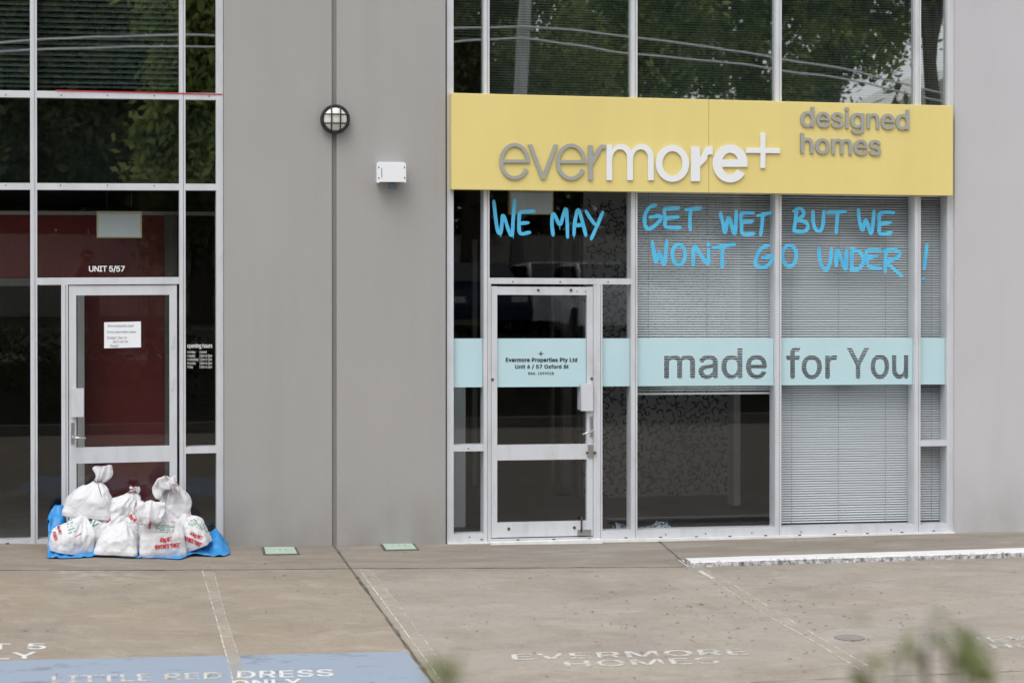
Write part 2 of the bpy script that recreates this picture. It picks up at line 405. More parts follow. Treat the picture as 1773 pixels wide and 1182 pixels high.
def fac_text(body, bl, br, tl, dep, th, bold=0, spacing=1, res=6):
    """bold: half the extra stroke width, in photo pixels (made with shifted copies a hair apart in depth)"""
    v, f, _ = glyphs(body, 0, spacing, res); V = []; F = []
    bl, br, tl = [bl[0]+bold, bl[1]-bold*.7], [br[0]-bold, br[1]-bold*.7], [tl[0]+bold, tl[1]+bold*.7]
    for k, (dx, dy) in enumerate(shifts(bold)):
        w = place(v, *[fac(q[0]+dx, q[1]+dy, dep) for q in (bl, br, tl)], th+.00015*k*(1 if th > 0 else -1), (0, -1, 0))
        F += [tuple(i+len(V) for i in q) for q in f]; V += list(w)
    return np.array(V), F
def islands(verts, faces):
    n = len(verts); par = list(range(n))
    def find(a):
        while par[a] != a: par[a] = par[par[a]]; a = par[a]
        return a
    # weld by position so the separate rims of one glyph count as one
    key = {}
    for i, p in enumerate(verts):
        k = tuple(np.round(p[[0, 2]], 4)); j = key.setdefault(k, i); par[find(i)] = find(j)
    for f in faces:
        for a in f[1:]: par[find(a)] = find(f[0])
    g = {}
    for fi, f in enumerate(faces): g.setdefault(find(f[0]), []).append(fi)
    out = []
    for fl in g.values():
        ids = {i for fi in fl for i in faces[fi]}; xs = [verts[i][0] for i in ids]
        out.append([min(xs), max(xs), list(fl)])
    out.sort(key=lambda q: q[0]); mg = []
    for it in out:
        if mg:
            a = mg[-1]; ov = min(a[1], it[1])-max(a[0], it[0])
            if ov > .5*min(a[1]-a[0], it[1]-it[0]): a[1] = max(a[1], it[1]); a[2] += it[2]; continue
        mg.append(it)
    return mg
def sub_mesh(verts, faces, fl):
    ids = sorted({i for fi in fl for i in faces[fi]}); mp = {a: b for b, a in enumerate(ids)}
    return [verts[i] for i in ids], [tuple(mp[i] for i in faces[fi]) for fi in fl]

#==================================================================== SETTING
def ground_grid(name, xs, ys, zf, m, lift=0.0):
    bm = B(); V = [[bm.verts.new((x, y, zf(x, y)+lift)) for y in ys] for x in xs]
    for i in range(len(xs)-1):
        for j in range(len(ys)-1): bm.faces.new((V[i][j], V[i+1][j], V[i+1][j+1], V[i][j+1]))
    o = obj(name, bm, m, smooth=True); tag(o, kind='structure'); return o
xs = sorted(set([round(-5+.5*i, 2) for i in range(31)]+[-40, -30, -20, -12, -8, -5, -3]+[a for a, _ in GB if -40 <= a <= 45]+[-1.5, .3, 4, 6, 9, 11, 20, 30]))
LOT_END = -12.5
ground_grid('ground', xs, [LOT_END, -11]+[-9.5+.5*i for i in range(20)]+[.3], gz, m_conc)
def lift_strip(name, pts2, m, lift=.004, kind='structure', sub=1):
    """thin sheet on the ground: outline points (x, y), fan of quads given as two polylines"""
    a, b = pts2; bm = B()
    A = [bm.verts.new((p[0], p[1], gz(p[0], p[1])+lift)) for p in a]; Bv = [bm.verts.new((p[0], p[1], gz(p[0], p[1])+lift)) for p in b]
    for i in range(len(a)-1): bm.faces.new((A[i], Bv[i], Bv[i+1], A[i+1]))
    bmesh.ops.recalc_face_normals(bm, faces=bm.faces)
    if bm.faces[:] and sum(f.normal.z for f in bm.faces) < 0: bmesh.ops.reverse_faces(bm, faces=bm.faces)
    o = obj(name, bm, m); tag(o, kind=kind); return o
def px_strip(name, pts, wid, m, lift=.004, jit=0.0):
    """strip along ground points measured in the photo, wid metres wide"""
    g = [gpt(*p) for p in pts]; P = []
    for a, b in zip(g, g[1:]):
        k = max(2, int((b-a).length/.12))
        P += [a.lerp(b, i/k) for i in range(k)]
    P.append(g[-1]); L_, R_ = [], []
    for i, p in enumerate(P):
        t = (P[min(i+1, len(P)-1)]-P[max(i-1, 0)]); nrm = Vector((-t.y, t.x, 0)).normalized()
        w = wid*.5*(1+random.uniform(-jit, jit)); o_ = nrm*random.uniform(-jit, jit)*wid*.3
        L_.append((p+nrm*w+o_)[:2]); R_.append((p-nrm*w+o_)[:2])
    return lift_strip(name, (L_, R_), m, lift)
# apron joint, parallel to the facade, and the cross joints
px_strip('pavement_joint', [(-40, 987.5), (200, 987), (385, 986), (610, 984), (900, 983), (1185, 981)], .016, m_joint, .0022, .6)
px_strip('pavement_joint', [(578, 945), (607, 984), (650, 1043), (744, 1174), (800, 1250)], .022, m_joint, .0022, .5)
px_strip('pavement_joint', [(1140, 936), (1163, 955), (1186, 976)], .014, m_joint, .0022, .6)
px_strip('pavement_joint', [(1300, 1181), (1500, 1172), (1800, 1160)], .006, m_joint, .0022, .6)
px_strip('painted_line', [(350.5, 988), (375.5, 1074), (404, 1180), (420, 1240)], .0075, m_line, .0016, .25)
px_strip('painted_line', [(371, 992), (392, 1074), (429, 1180), (448, 1240)], .0055, m_text3, .0016, .3)
px_strip('painted_band', [(361, 990), (384, 1074), (417, 1182), (434, 1240)], .085, m_line2, .0012, .1)
px_strip('painted_line', [(621, 984), (676, 1058), (749, 1158), (815, 1250)], .0085, m_line, .0016, .3)
px_strip('painted_line', [(642, 985), (700, 1060), (793, 1184), (840, 1248)], .006, m_text3, .0016, .3)
px_strip('painted_band', [(631, 985), (688, 1059), (770, 1170), (826, 1248)], .10, m_line2, .0012, .1)
px_strip('painted_line', [(1206, 984), (1262, 1022), (1323, 1062), (1415, 1113), (1492, 1160)], .009, m_line, .0016, .4)
px_strip('painted_line', [(1218, 984), (1280, 1018), (1388, 1085), (1525, 1165)], .010, m_text3, .0018, .8)
px_strip('painted_band', [(1210, 984), (1268, 1020), (1352, 1072), (1508, 1163)], .10, m_line2, .0012, .2)
px_strip('painted_line', [(1212, 988), (1235, 1001)], .055, m_text2, .0019, .4)
# blue painted bay
bm = B(); topl = [(-60, 1145), (0, 1143), (180, 1139), (400, 1134), (600, 1129.5), (704, 1127)]; botl = [(-60, 1290), (10, 1286), (210, 1278), (450, 1270), (680, 1262), (800, 1255)]
rows = []
for k in range(25):
    f_ = k/24; row = []
    for i in range(len(topl)-1):
        for j in range(6 if i < len(topl)-2 else 7):
            g_ = j/6; tp_ = [topl[i][q]+(topl[i+1][q]-topl[i][q])*g_ for q in (0, 1)]; bt_ = [botl[i][q]+(botl[i+1][q]-botl[i][q])*g_ for q in (0, 1)]
            p = gpt(tp_[0]+(bt_[0]-tp_[0])*f_, tp_[1]+(bt_[1]-tp_[1])*f_); row.append(bm.verts.new((p.x, p.y+(random.uniform(-.006, .006) if k == 0 else 0), gz(p.x, p.y)+.0006)))
    rows.append(row)
for A_, C_ in zip(rows, rows[1:]):
    for i in range(len(A_)-1): bm.faces.new((A_[i], C_[i], C_[i+1], A_[i+1]))
tag(obj('painted_bay', bm, m_bluepaint), kind='structure')
def ground_text(name, body, bl, br, tl, m, offset=.012, spacing=1.05):
    v, f, _ = glyphs(body, 0, spacing, 5)
    keep = [q for q in f if all(v[i][2] > .5 for i in q)]
    ids = sorted({i for q in keep for i in q}); mp = {i_: k for k, i_ in enumerate(ids)}; bm = B()
    for k, (dx, dy) in enumerate(shifts(1.3)):
        p = [gpt(q[0]+dx, q[1]+dy*.22) for q in (bl, br, tl)]
        w = place(v, p[0], p[1], p[2], 0, (0, 0, 1))
        vs = [bm.verts.new((w[i][0], w[i][1], gz(w[i][0], w[i][1])+.0020+.0001*k)) for i in ids]
        for q in keep: bm.faces.new([vs[mp[i]] for i in q])
    for fc in bm.faces:
        fc.normal_update()
        if fc.normal.z < 0: fc.normal_flip()
    o = obj(name, bm, m); tag(o, kind='structure'); return o
ground_text('painted_lettering', 'UNIT 5', (-150, 1128), (78.5, 1123.5), (-147, 1118), m_text1)
ground_text('painted_lettering', 'ONLY', (-120, 1146.5), (62, 1139.5), (-117, 1135), m_text1)
ground_text('painted_lettering', 'LITTLE', (91, 1182), (262, 1178), (91, 1170), m_text2)
ground_text('painted_lettering', 'RED', (286, 1177), (384, 1174.5), (286, 1166), m_text2)
ground_text('painted_lettering', 'DRESS', (412, 1173.5), (577, 1170), (412, 1161.5), m_text1)
ground_text('painted_lettering', 'ONLY', (402, 1189), (522, 1186), (402, 1177.5), m_text1)
ground_text('painted_lettering', 'EVERMORE', (889, 1142.5), (1295, 1132.5), (886, 1132.5), m_text2)
ground_text('painted_lettering', 'HOMES', (982, 1155), (1247, 1148), (976, 1144.5), m_text2)
ground_text('painted_lettering', 'EVERMORE', (1640, 1113), (1960, 1104), (1626, 1105), m_text3)
ground_text('painted_lettering', 'HOMES', (1722, 1122), (1930, 1117), (1712, 1115), m_text2)
# white-painted kerb in front of the right shop window
kA, kB = gpt(1196, 982), gpt(1790, 963.5)
kd = Vector((kB.x-kA.x, kB.y-kA.y, 0)).normalized(); kn = Vector((-kd.y, kd.x, 0))
if kn.y < 0: kn = -kn
bm = B(); rows = []
L0 = (kB-kA).length+4
for i in range(60):
    p = kA+kd*(L0*i/59); w = .002*math.sin(i*1.7)
    z = gz(p.x, p.y)
    prof = [(0, -.02), (.002+w, .036), (.012+w, .047), (.15, .053), (.165, .04), (.17, -.02)]
    rows.append([bm.verts.new((p.x+kn.x*a_, p.y+kn.y*a_, z+h_+random.uniform(-.001, .001))) for a_, h_ in prof])
for A_, C_ in zip(rows, rows[1:]):
    for k in range(5): bm.faces.new((A_[k], C_[k], C_[k+1], A_[k+1]))
bm.faces.new(rows[0][::-1])
bmesh.ops.recalc_face_normals(bm, faces=bm.faces)
tag(obj('kerb', bm, m_kerb), kind='structure')
px_strip('painted_line', [(1178, 969), (1195, 981)], .045, m_text1, .002, .2)
# across the lot: kerb, planted bank, footpath, road (all seen in the glass)
bm = box(B(), -40, 45, LOT_END-.16, LOT_END, -.4, .03); bevel(bm, .02); tag(obj('kerb', bm, m_kerbgrey), kind='structure')
def bankz(x, y):
    d = -y-12.66
    return -.05+min(max(d/2.6, 0), 1)**.9*.85 if d < 2.6 else .80
ground_grid('garden_bank', [-45, -20, 0, 20, 45], [-15.3, -14.9, -14.4, -13.8, -13.2, LOT_END-.16], bankz, m_bank)
def flat(z): return lambda x, y: z
ground_grid('footpath', [-45, 0, 45], [-18.0, -15.3], flat(.80), m_path)
bm = box(B(), -45, 45, -18.15, -18.0, .4, .93); tag(obj('kerb', bm, m_kerbgrey), kind='structure')
ground_grid('road', [-80, 0, 80], [-26, -18.15], flat(.86), m_asph)
bm = box(B(), -45, 45, -26.15, -26, .4, .93); tag(obj('kerb', bm, m_kerbgrey), kind='structure')
ground_grid('terrain', [-400, -80, -40, 0, 40, 80, 400], [-600, -200, -60, -45, -36, -32, -26.15], lambda x, y: .80+.06*max(0, -y-30) if y > -60 else 2.6, mat('dry_grass', (.07, .085, .03), .95, (.11, .10, .05), 2))

bm = B(); lr_ = random.Random(5)
for _ in range(260):
    x_, y_ = (lr_.uniform(-2, 9), lr_.uniform(-5.5, -.1)) if lr_.random() < .45 else (lr_.gauss(4.4, .9), lr_.gauss(-3.2, .8))
    if y_ > -.1: continue
    a_ = lr_.uniform(0, 6.28); l_, w_ = lr_.uniform(.006, .022), lr_.uniform(.003, .008); u_ = Vector((math.cos(a_)*l_, math.sin(a_)*l_, 0)); v2 = Vector((-math.sin(a_)*w_, math.cos(a_)*w_, 0)); c_ = Vector((x_, y_, gz(x_, y_)+.0065))
    quad(bm, c_-u_, c_-v2+Vector((0, 0, .003)), c_+u_, c_+v2+Vector((0, 0, .002)))
tag(obj('leaf_litter', bm, mat('dry_leaf', (.10, .06, .035), .9, (.16, .09, .05), 9)), 'scattered scraps of brown leaf litter on the concrete lot', 'leaf litter', kind='stuff')

#==================================================================== BUILDING
SL, SR = (-.003, .2), (.0075, 5.2)        # the two shopfronts run very slightly out of level
GY = .045                                  # glass line behind the frame face
HTOP = 6.4
bld = thing('commercial_building', 'two storey grey rendered building with two glazed shopfronts and concrete lot in front', 'building', (3.4, 0, 0))
WF = -.03
def wall_panel(x0, x1, m, y0=WF, z1=7.6, bev=.012, **k):
    bm = bbox(x0, x1, y0, .22, -.5, z1, bev); return obj('wall_panel', bm, m, bld, **k)
gx0, gx1 = fac(574.5, 500, WF).x, fac(583, 500, WF).x
xa = fac(388, 500, WF).x; xb = fac(771.5, 500, WF).x
wall_panel(xa, gx0, m_wall); wall_panel(gx1, xb, m_wall)
xr = fac(1653, 500, WF).x
wall_panel(xr, 15, m_wall2, label='pale lilac rendered wall panel')
wall_panel(-9, -2.46, m_wall)
obj('wall_joint', box(B(), gx0-.01, gx1+.01, -.006, .2, -.5, 7.6), m_seal, bld)
# parapet above the windows and the room shell behind the glass
obj('parapet', box(B(), -2.46, xa, -.02, .2, HTOP+.06, 7.6), m_wall, bld); obj('parapet', box(B(), xb, xr, -.02, .2, HTOP+.06, 7.6), m_wall2, bld)
obj('roof', box(B(), -9, 15, .221, 9, 7.3, 7.5), m_roof, bld)
obj('interior_floor', box(B(), -9, 1.6, .16, 8, -.3, .085), m_infloor, bld)
obj('interior_floor', box(B(), 1.7, 15, .16, 8, -.3, -.035), m_infloor, bld)
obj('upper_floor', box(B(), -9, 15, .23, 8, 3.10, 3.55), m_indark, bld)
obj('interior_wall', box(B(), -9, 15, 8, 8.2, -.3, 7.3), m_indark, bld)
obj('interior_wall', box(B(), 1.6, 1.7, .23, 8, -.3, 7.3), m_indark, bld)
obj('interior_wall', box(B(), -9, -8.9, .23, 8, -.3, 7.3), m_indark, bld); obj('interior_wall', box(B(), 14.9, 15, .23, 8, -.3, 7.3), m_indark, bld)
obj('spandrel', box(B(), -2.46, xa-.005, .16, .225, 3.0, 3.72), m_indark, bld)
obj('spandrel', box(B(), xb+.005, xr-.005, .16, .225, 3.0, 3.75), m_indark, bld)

def shop_window(sh):
    return sh
class Front:
    """one glazed shopfront: frame (a part), its mullions, transoms and panes (sub-parts)"""
    def __init__(s, x0, x1, z0, shear, jl, jr):
        s.sh = shear
        bm = B()
        box(bm, x0, jl, 0, .15, z0, HTOP); box(bm, jr, x1, 0, .15, z0, HTOP)
        box(bm, x0, x1, .001, .149, HTOP, HTOP+.06)
        bevel(bm, .003)
        s.root = obj('shopfront_frame', bm, m_frame, bld, shear=shear)
    def mull(s, x0, x1, z0, z1, y0=0.0):
        xj = x0+(x1-x0)*.68; bm = B(); box(bm, x0, xj-.0022, y0, .15, z0, z1); box(bm, xj+.0022, x1, y0+.002, .15, z0, z1); bevel(bm, .002); box(bm, xj-.004, xj+.004, y0+.018, .149, z0, z1)
        return obj('mullion', bm, m_frame, s.root, shear=s.sh)
    def trans(s, x0, x1, z0, z1, y0=.003, screws=3, name='transom'):
        bm = bbox(x0, x1, y0, .147, z0, z1, .002)
        o = obj(name, bm, [m_frame, m_screw], s.root, shear=s.sh)
        return o
    def pane(s, x0, x1, z0, z1, m=None, y=GY, tilt=0.0):
        bm = box(B(), x0-.008, x1+.008, y, y+.006, z0-.008, z1+.008)
        return obj('pane', bm, m or m_glass, s.root, shear=s.sh)
    def film(s, x0, x1, z0, z1):
        bm = box(B(), x0+.003, x1-.003, GY-.003, GY-.0008, z0, z1)
        return obj('frosted_film', bm, m_film, s.root, shear=s.sh)
    def sill(s, segs, z0, z1):
        bm = B()
        for a, b_ in segs: box(bm, a, b_, -.036, .15 if z0 > 0 else -.002, z0, z1)
        bevel(bm, .003); return obj('sill', bm, m_sill, s.root, shear=s.sh)

# ---- left shopfront (unit 5)
ZB = .088
LF = Front(-2.46, 1.094, ZB, SL, -2.40, 1.036)
LF.mull(-.445, -.392, ZB, HTOP); LF.mull(.738, .788, ZB, HTOP); LF.mull(-1.62, -1.567, ZB, HTOP)
LF.mull(-.203, -.150, ZB, 2.188, .002)
cols = [(-2.40, -1.62), (-1.567, -.445), (-.392, .738), (.788, 1.036)]
T1, T2, T3 = (3.692, 3.747), (2.952, 3.006), (2.188, 2.244)
for a_, b_ in cols:
    LF.trans(a_, b_, *T1); LF.trans(a_, b_, *T2); LF.trans(a_, b_, 5.05, 5.105)
LF.trans(-.392, .738, *T3)
LF.trans(.788, 1.036, .804, .857)
for a_, b_ in [cols[0], cols[1], cols[3], (-.392, -.203)]: LF.trans(a_, b_, ZB+.002, .141, name='bottom_rail')
for a_, b_ in cols:
    LF.pane(a_, b_, 5.105, HTOP, m_glassu); LF.pane(a_, b_, T1[1], 5.05, m_glassu); LF.pane(a_, b_, T2[1], T1[0], m_glassu)
LF.pane(*cols[0], .141, T2[0]); LF.pane(*cols[1], .141, T2[0]); LF.pane(*cols[2], T3[1], T2[0])
LF.pane(-.392, -.203, .141, T3[0]); LF.pane(.788, 1.036, .857, T2[0]); LF.pane(.788, 1.036, .141, .804)
LF.sill([(-2.46, 1.094)], .068, ZB)
# red tape along the top of the upper transom
t0, t1 = fac(96, 158.6, -.002), fac(385, 162.5, -.002)
bm = B(); box(bm, t0.x, t1.x, -.004, -.0005, 3.743, 3.752)
for v in bm.verts: v.co.z += (-.010 if v.co.x > .4 else .004)
obj('red_tape', bm, m_redtape, LF.root, shear=SL)

def glass_door(front, x0, x1, sl, sr, rails, zb, zt, hinge_right, y0=.012):
    """aluminium framed door: two stiles and rails in one leaf, panes, hardware"""
    bm = B()
    box(bm, x0, sl, y0, .062, zb, zt); box(bm, sr, x1, y0, .062, zb, zt)
    for a_, b_ in rails: box(bm, sl, sr, y0+.002, .060, a_, b_)
    bevel(bm, .0025)
    d = obj('door', bm, m_frame, bld, shear=front.sh)
    rr = sorted(rails)
    for lo, hi in zip(rr, rr[1:]):
        obj('pane', box(B(), sl-.008, sr+.008, .036, .042, lo[1]-.008, hi[0]+.008), m_glass, d, shear=front.sh)
    return d
d1 = glass_door(LF, -.144, .718, -.085, .658, [(ZB+.02, .27), (.743, .87), (2.101, 2.180)], ZB+.012, 2.181, True)
# left door hardware
hx0, hx1 = fac(124, 700, -.03).x, fac(145, 700, -.03).x
obj('lock_cover', bbox(hx0, hx1, -.028, .0115, 1.122, 1.352, .003), m_frame, d1, shear=SL)
obj('handle_plate', bbox(-.127, -.101, .002, .0115, .905, 1.075, .003), m_chrome, d1, shear=SL)
bm = B(); tube(bm, [(-.114, .004, .958), (-.114, -.045, .958)], .009, 10); tube(bm, [(-.118, -.045, .958), (-.01, -.048, .952)], .008, 10)
obj('handle', bm, m_chrome, d1, smooth=True, shear=SL)
for z in (1.33, 1.67): obj('hinge', bbox(.668, .690, .004, .0115, z, z+.10, .002), m_frame, d1, shear=SL)

# ---- right shopfront (unit 6)
RB = -.028
RF = Front(2.953, 7.511, RB, SR, 3.010, 7.447)
cR = [(3.010, 3.268), (3.318, 4.553), (4.608, 5.849), (5.905, 7.141), (7.197, 7.447)]
for a_, b_ in ((3.268, 3.318), (4.553, 4.608), (5.849, 5.905), (7.141, 7.197)): RF.mull(a_, b_, RB, HTOP)
RF.mull(4.250, 4.300, RB, 2.170, .002)
TD = (2.170, 2.2205)
for i, (a_, b_) in enumerate(cR):
    RF.trans(a_, b_, 2.985, 3.045); RF.trans(a_, b_, 3.69, 3.745); RF.trans(a_, b_, 5.05, 5.105)
    RF.pane(a_, b_, 5.105, HTOP, m_glassu); RF.pane(a_, b_, 3.745, 5.05, m_glassu)
RF.trans(*cR[1], *TD)
RF.trans(*cR[0], .762, .8155); RF.trans(*cR[4], .756, .806)
for a_, b_ in [cR[0], cR[2], cR[3], cR[4], (4.300, 4.553)]: RF.trans(a_, b_, RB+.002, .068, name='bottom_rail')
RF.trans(4.222, 4.250, RB+.002, 2.170, .006, name='door_jamb'); RF.trans(3.318, 3.331, RB+.002, 2.170, .006, name='door_jamb')
RF.pane(*cR[0], .8155, 2.985); RF.pane(*cR[0], .068, .762)
RF.pane(*cR[1], TD[1], 2.985); RF.pane(4.300, 4.553, .068, TD[0])
RF.pane(*cR[2], .068, 2.985); RF.pane(*cR[3], .068, 2.985)
RF.pane(*cR[4], .806, 2.985); RF.pane(*cR[4], .068, .756)
FZ0, FZ1 = 1.2985, 1.709
RF.film(*cR[0], FZ0, FZ1); RF.film(4.300, 4.553, FZ0, FZ1); RF.film(*cR[4], FZ0, FZ1)
RF.sill([(2.953, 3.305), (4.28, 7.508)], -.07, -.001)
d2 = glass_door(RF, 3.335, 4.219, 3.386, 4.166, [(.030, .155), (.681, .81), (2.078, 2.148)], .028, 2.150, False)
obj('threshold_plate', bbox(3.31, 4.275, -.095, -.012, -.04, .016, .004), m_sill, RF.root)
obj('door_sill', bbox(3.319, 4.249, .004, .15, -.06, .021, .003), m_frame, RF.root, shear=SR)
obj('dark_gap', box(B(), 3.332, 4.221, .03, .14, .0215, .0275), m_dark, RF.root, shear=SR)
# film on the door pane and its small black lettering
fd = obj('frosted_film', box(B(), 3.389, 4.163, .0335, .0352, FZ0, FZ1), m_film, d2, shear=SR)
def vinyl(body, bl, br, tl, dep, m, parent, bold=0, spacing=1, name='lettering', th=.0006):
    v, f = fac_text(body, bl, br, tl, dep, th, bold, spacing)
    return obj(name, bm_from(v, f), m, parent)
bm = B(); c = fac(936.6, 612, .0325)
box(bm, c.x-.021, c.x+.021, .0318, .0328, c.z-.0035, c.z+.0035); box(bm, c.x-.0035, c.x+.0035, .0316, .0326, c.z-.021, c.z+.021)
obj('plus_mark', bm, m_ink, d2)
vinyl('Evermore Properties Pty Ltd', (875.6, 628.3), (999.4, 628.3), (875.6, 619), .0325, m_ink, d2, .38, 1.08)
vinyl('Unit 6 / 57 Oxford St', (892, 638.8), (984.5, 638.8), (892, 631), .0325, m_ink, d2, .36, 1.08)
vinyl('BSA. 1099528', (914.8, 648.6), (958.8, 648.6), (914.8, 643.9), .0325, m_ink, d2, .12, 1.1)
# right door hardware
obj('lock_cover', bbox(fac(1006.5, 690, -.03).x, fac(1027, 690, -.03).x, -.030, .0115, 1.095, 1.325, .003), m_frame, d2, shear=SR)
obj('lock_cover', bbox(fac(1002.8, 690, .05).x, fac(1007, 690, .05).x, .064, .12, 1.10, 1.33, .003), m_frame, d2, shear=SR)
obj('handle_plate', bbox(4.190, 4.216, .002, .0115, .875, 1.045, .003), m_chrome, d2, shear=SR)
bm = B(); tube(bm, [(4.203, .004, .925), (4.203, -.045, .925)], .009, 10); tube(bm, [(4.208, -.045, .926), (4.11, -.050, .898)], .008, 10)
obj('handle', bm, m_chrome, d2, smooth=True, shear=SR)
bm = B(); bevel(box(bm, 4.172, 4.218, -.004, .0115, .70, .805), .003)
for z in (.715, .76, .79): disc(bm, (4.195, -.004, z), .007, .004, 12)
obj('hasp', bm, m_chrome, d2, shear=SR)
for x_a, x_b in ((4.155, 4.172), (4.218, 4.24)): obj('bolt', tube(B(), [(x_a, -.008, .738), (x_b, -.008, .738)], .010, 10), m_rust, d2, smooth=True, shear=SR)
bm = B(); bevel(box(bm, 4.082, 4.198, -.006, .0115, .034, .085), .004)
for x in (4.105, 4.145, 4.18): disc(bm, (x, -.006, .058), .008, .004, 12)
obj('bolt_plate', bm, m_chrome, d2, shear=SR)
bm = B(); tube(bm, [(4.113, -.012, .06), (4.113, -.012, .196)], .008, 10); disc(bm, (4.113, -.004, .17), .012, .016, 10)
obj('drop_bolt', bm, m_rust, d2, smooth=True, shear=SR)
for k, (x, y) in enumerate([(932, 502.4), (988.7, 502.4), (852.6, 657), (1024.5, 655.5), (881, 915), (994.5, 913)]):
    p = fac(x, y, .012); bm = B(); disc(bm, (p.x, .013, p.z), .013 if k != 0 else .012, .004, 16); obj('screw_cap', bm, m_screw, d2)
for x, y in [(999, 504.5), (1014, 504.5)]:
    p = fac(x, y, .012); bm = B(); disc(bm, (p.x, .013, p.z), .005, .002, 10); obj('screw_hole', bm, m_dark, d2)
# small drain slots and screw holes along both frames
def specks(front, pts, w=.0075, h=.004, name='screw_hole', dep=0.0):
    for x, y in pts:
        p = fac(x, y, dep-.002); obj(name, box(B(), p.x-w, p.x+w, dep-.0012, dep+.004, p.z-h, p.z+h), m_dark, front.root)
specks(RF, [(834.5, 933.7), (897, 934), (959, 933), (1021, 932.5), (1084, 930.5), (1144, 929.5), (1206, 928.5), (1264, 927.8), (1326, 926.5), (1385, 926), (1445, 924.5), (1502, 923), (1562, 921), (1617, 918.5)], .013, .0042, 'drain_slot', -.036)
specks(RF, [(813, 929.5), (1153, 925), (1222, 923.5), (1302, 922), (1387, 920.5), (1465, 919), (1543, 916.5), (811, 776.5), (888, 487.7), (970, 488), (1053, 488.3)], .005, .005, 'screw_hole', .0015)
specks(LF, [(10, 164.5), (106, 165), (186, 165.5), (267, 166), (362, 167), (10, 321), (105, 321), (186, 321), (267, 321.5)], .0045, .0045, 'screw_hole', .0015)
specks(LF, [(13, 940.5), (55, 944.5)], .014, .005, 'drain_slot', -.036)

# ---- "made for You" cut out of the frosted film
def cut_film(x0, x1, body):
    bm = box(B(), x0+.003, x1-.003, GY-.003, GY-.0008, FZ0, FZ1)
    o = obj('frosted_film', bm, m_film, RF.root, shear=SR); bo = 1.25
    bm = B()
    for txt, bl, br, tl in body:
        v, f, _ = glyphs(txt, 0, 1, 8)
        for k, (dx, dy) in enumerate([(-bo, -bo*.7), (bo, -bo*.7), (0, bo*.7)]):
            q = [fac(bl[0]+bo+dx, bl[1]-bo*.7+dy, GY), fac(br[0]-bo+dx, br[1]-bo*.7+dy, GY), fac(tl[0]+bo+dx, tl[1]+bo*.7+dy, GY)]
            w = place(v, *q, .04+.002*k, (0, -1, 0)); w[:, 1] += .02+.001*k
            b2 = B(); vs = [b2.verts.new(p_) for p_ in w]
            for q_ in f:
                try: b2.faces.new([vs[i] for i in q_])
                except ValueError: pass
            bmesh.ops.remove_doubles(b2, verts=b2.verts, dist=1e-6); bmesh.ops.recalc_face_normals(b2, faces=b2.faces)
            mt = bpy.data.meshes.new('cut'); b2.to_mesh(mt); b2.free(); bm.from_mesh(mt); bpy.data.meshes.remove(mt)
    co = obj('cutter', bm, m_film)
    md = o.modifiers.new('cut', 'BOOLEAN'); md.object = co; md.operation = 'DIFFERENCE'; md.solver = 'EXACT'; md.use_self = True
    bpy.context.view_layer.update()
    me = bpy.data.meshes.new_from_object(o.evaluated_get(bpy.context.evaluated_depsgraph_get()))
    o.modifiers.clear(); o.data = me; bpy.data.objects.remove(co)
    return o
cut_film(*cR[2], [('made', (1149.8, 656.3), (1327.5, 655.6), (1149.8, 602.2))])
cut_film(*cR[3], [('for', (1361, 656.2), (1449, 656), (1361, 600.8)), ('You', (1465.4, 656.2), (1572.5, 655.8), (1465.4, 601.2))])

# ---- white lettering on the left shopfront
vinyl('UNIT 5/57', (154, 471.6), (216, 471.6), (154, 460), GY-.001, m_white, LF.root, .25, .95)
vinyl('opening hours', (324, 604.2), (367.6, 604.2), (324, 594.2), GY-.001, m_white, LF.root, .12, .95)
for k, (a_, b_) in enumerate([('monday', 'closed'), ('tuesday', '10am to 5pm'), ('wednesday', '10am to 5pm'), ('thursday', '10am to 5pm'), ('friday', '10am to 5pm')]):
    yb = 611.2+6.42*k; wa = {'monday': 14.3, 'tuesday': 13.8, 'wednesday': 19.6, 'thursday': 14.7, 'friday': 10.2}[a_]; wb = 12 if k == 0 else 21.6
    da = 1.5 if 'y' in a_ else 0; db = 0 if k == 0 else 1.5
    vinyl(a_, (324.2, yb+da), (324.2+wa, yb+da), (324.2, yb-4.5), GY-.001, m_white, LF.root, 0)
    vinyl(b_, (345.5, yb+db), (345.5+wb, yb+db), (345.5, yb-4.5), GY-.001, m_white, LF.root, 0)

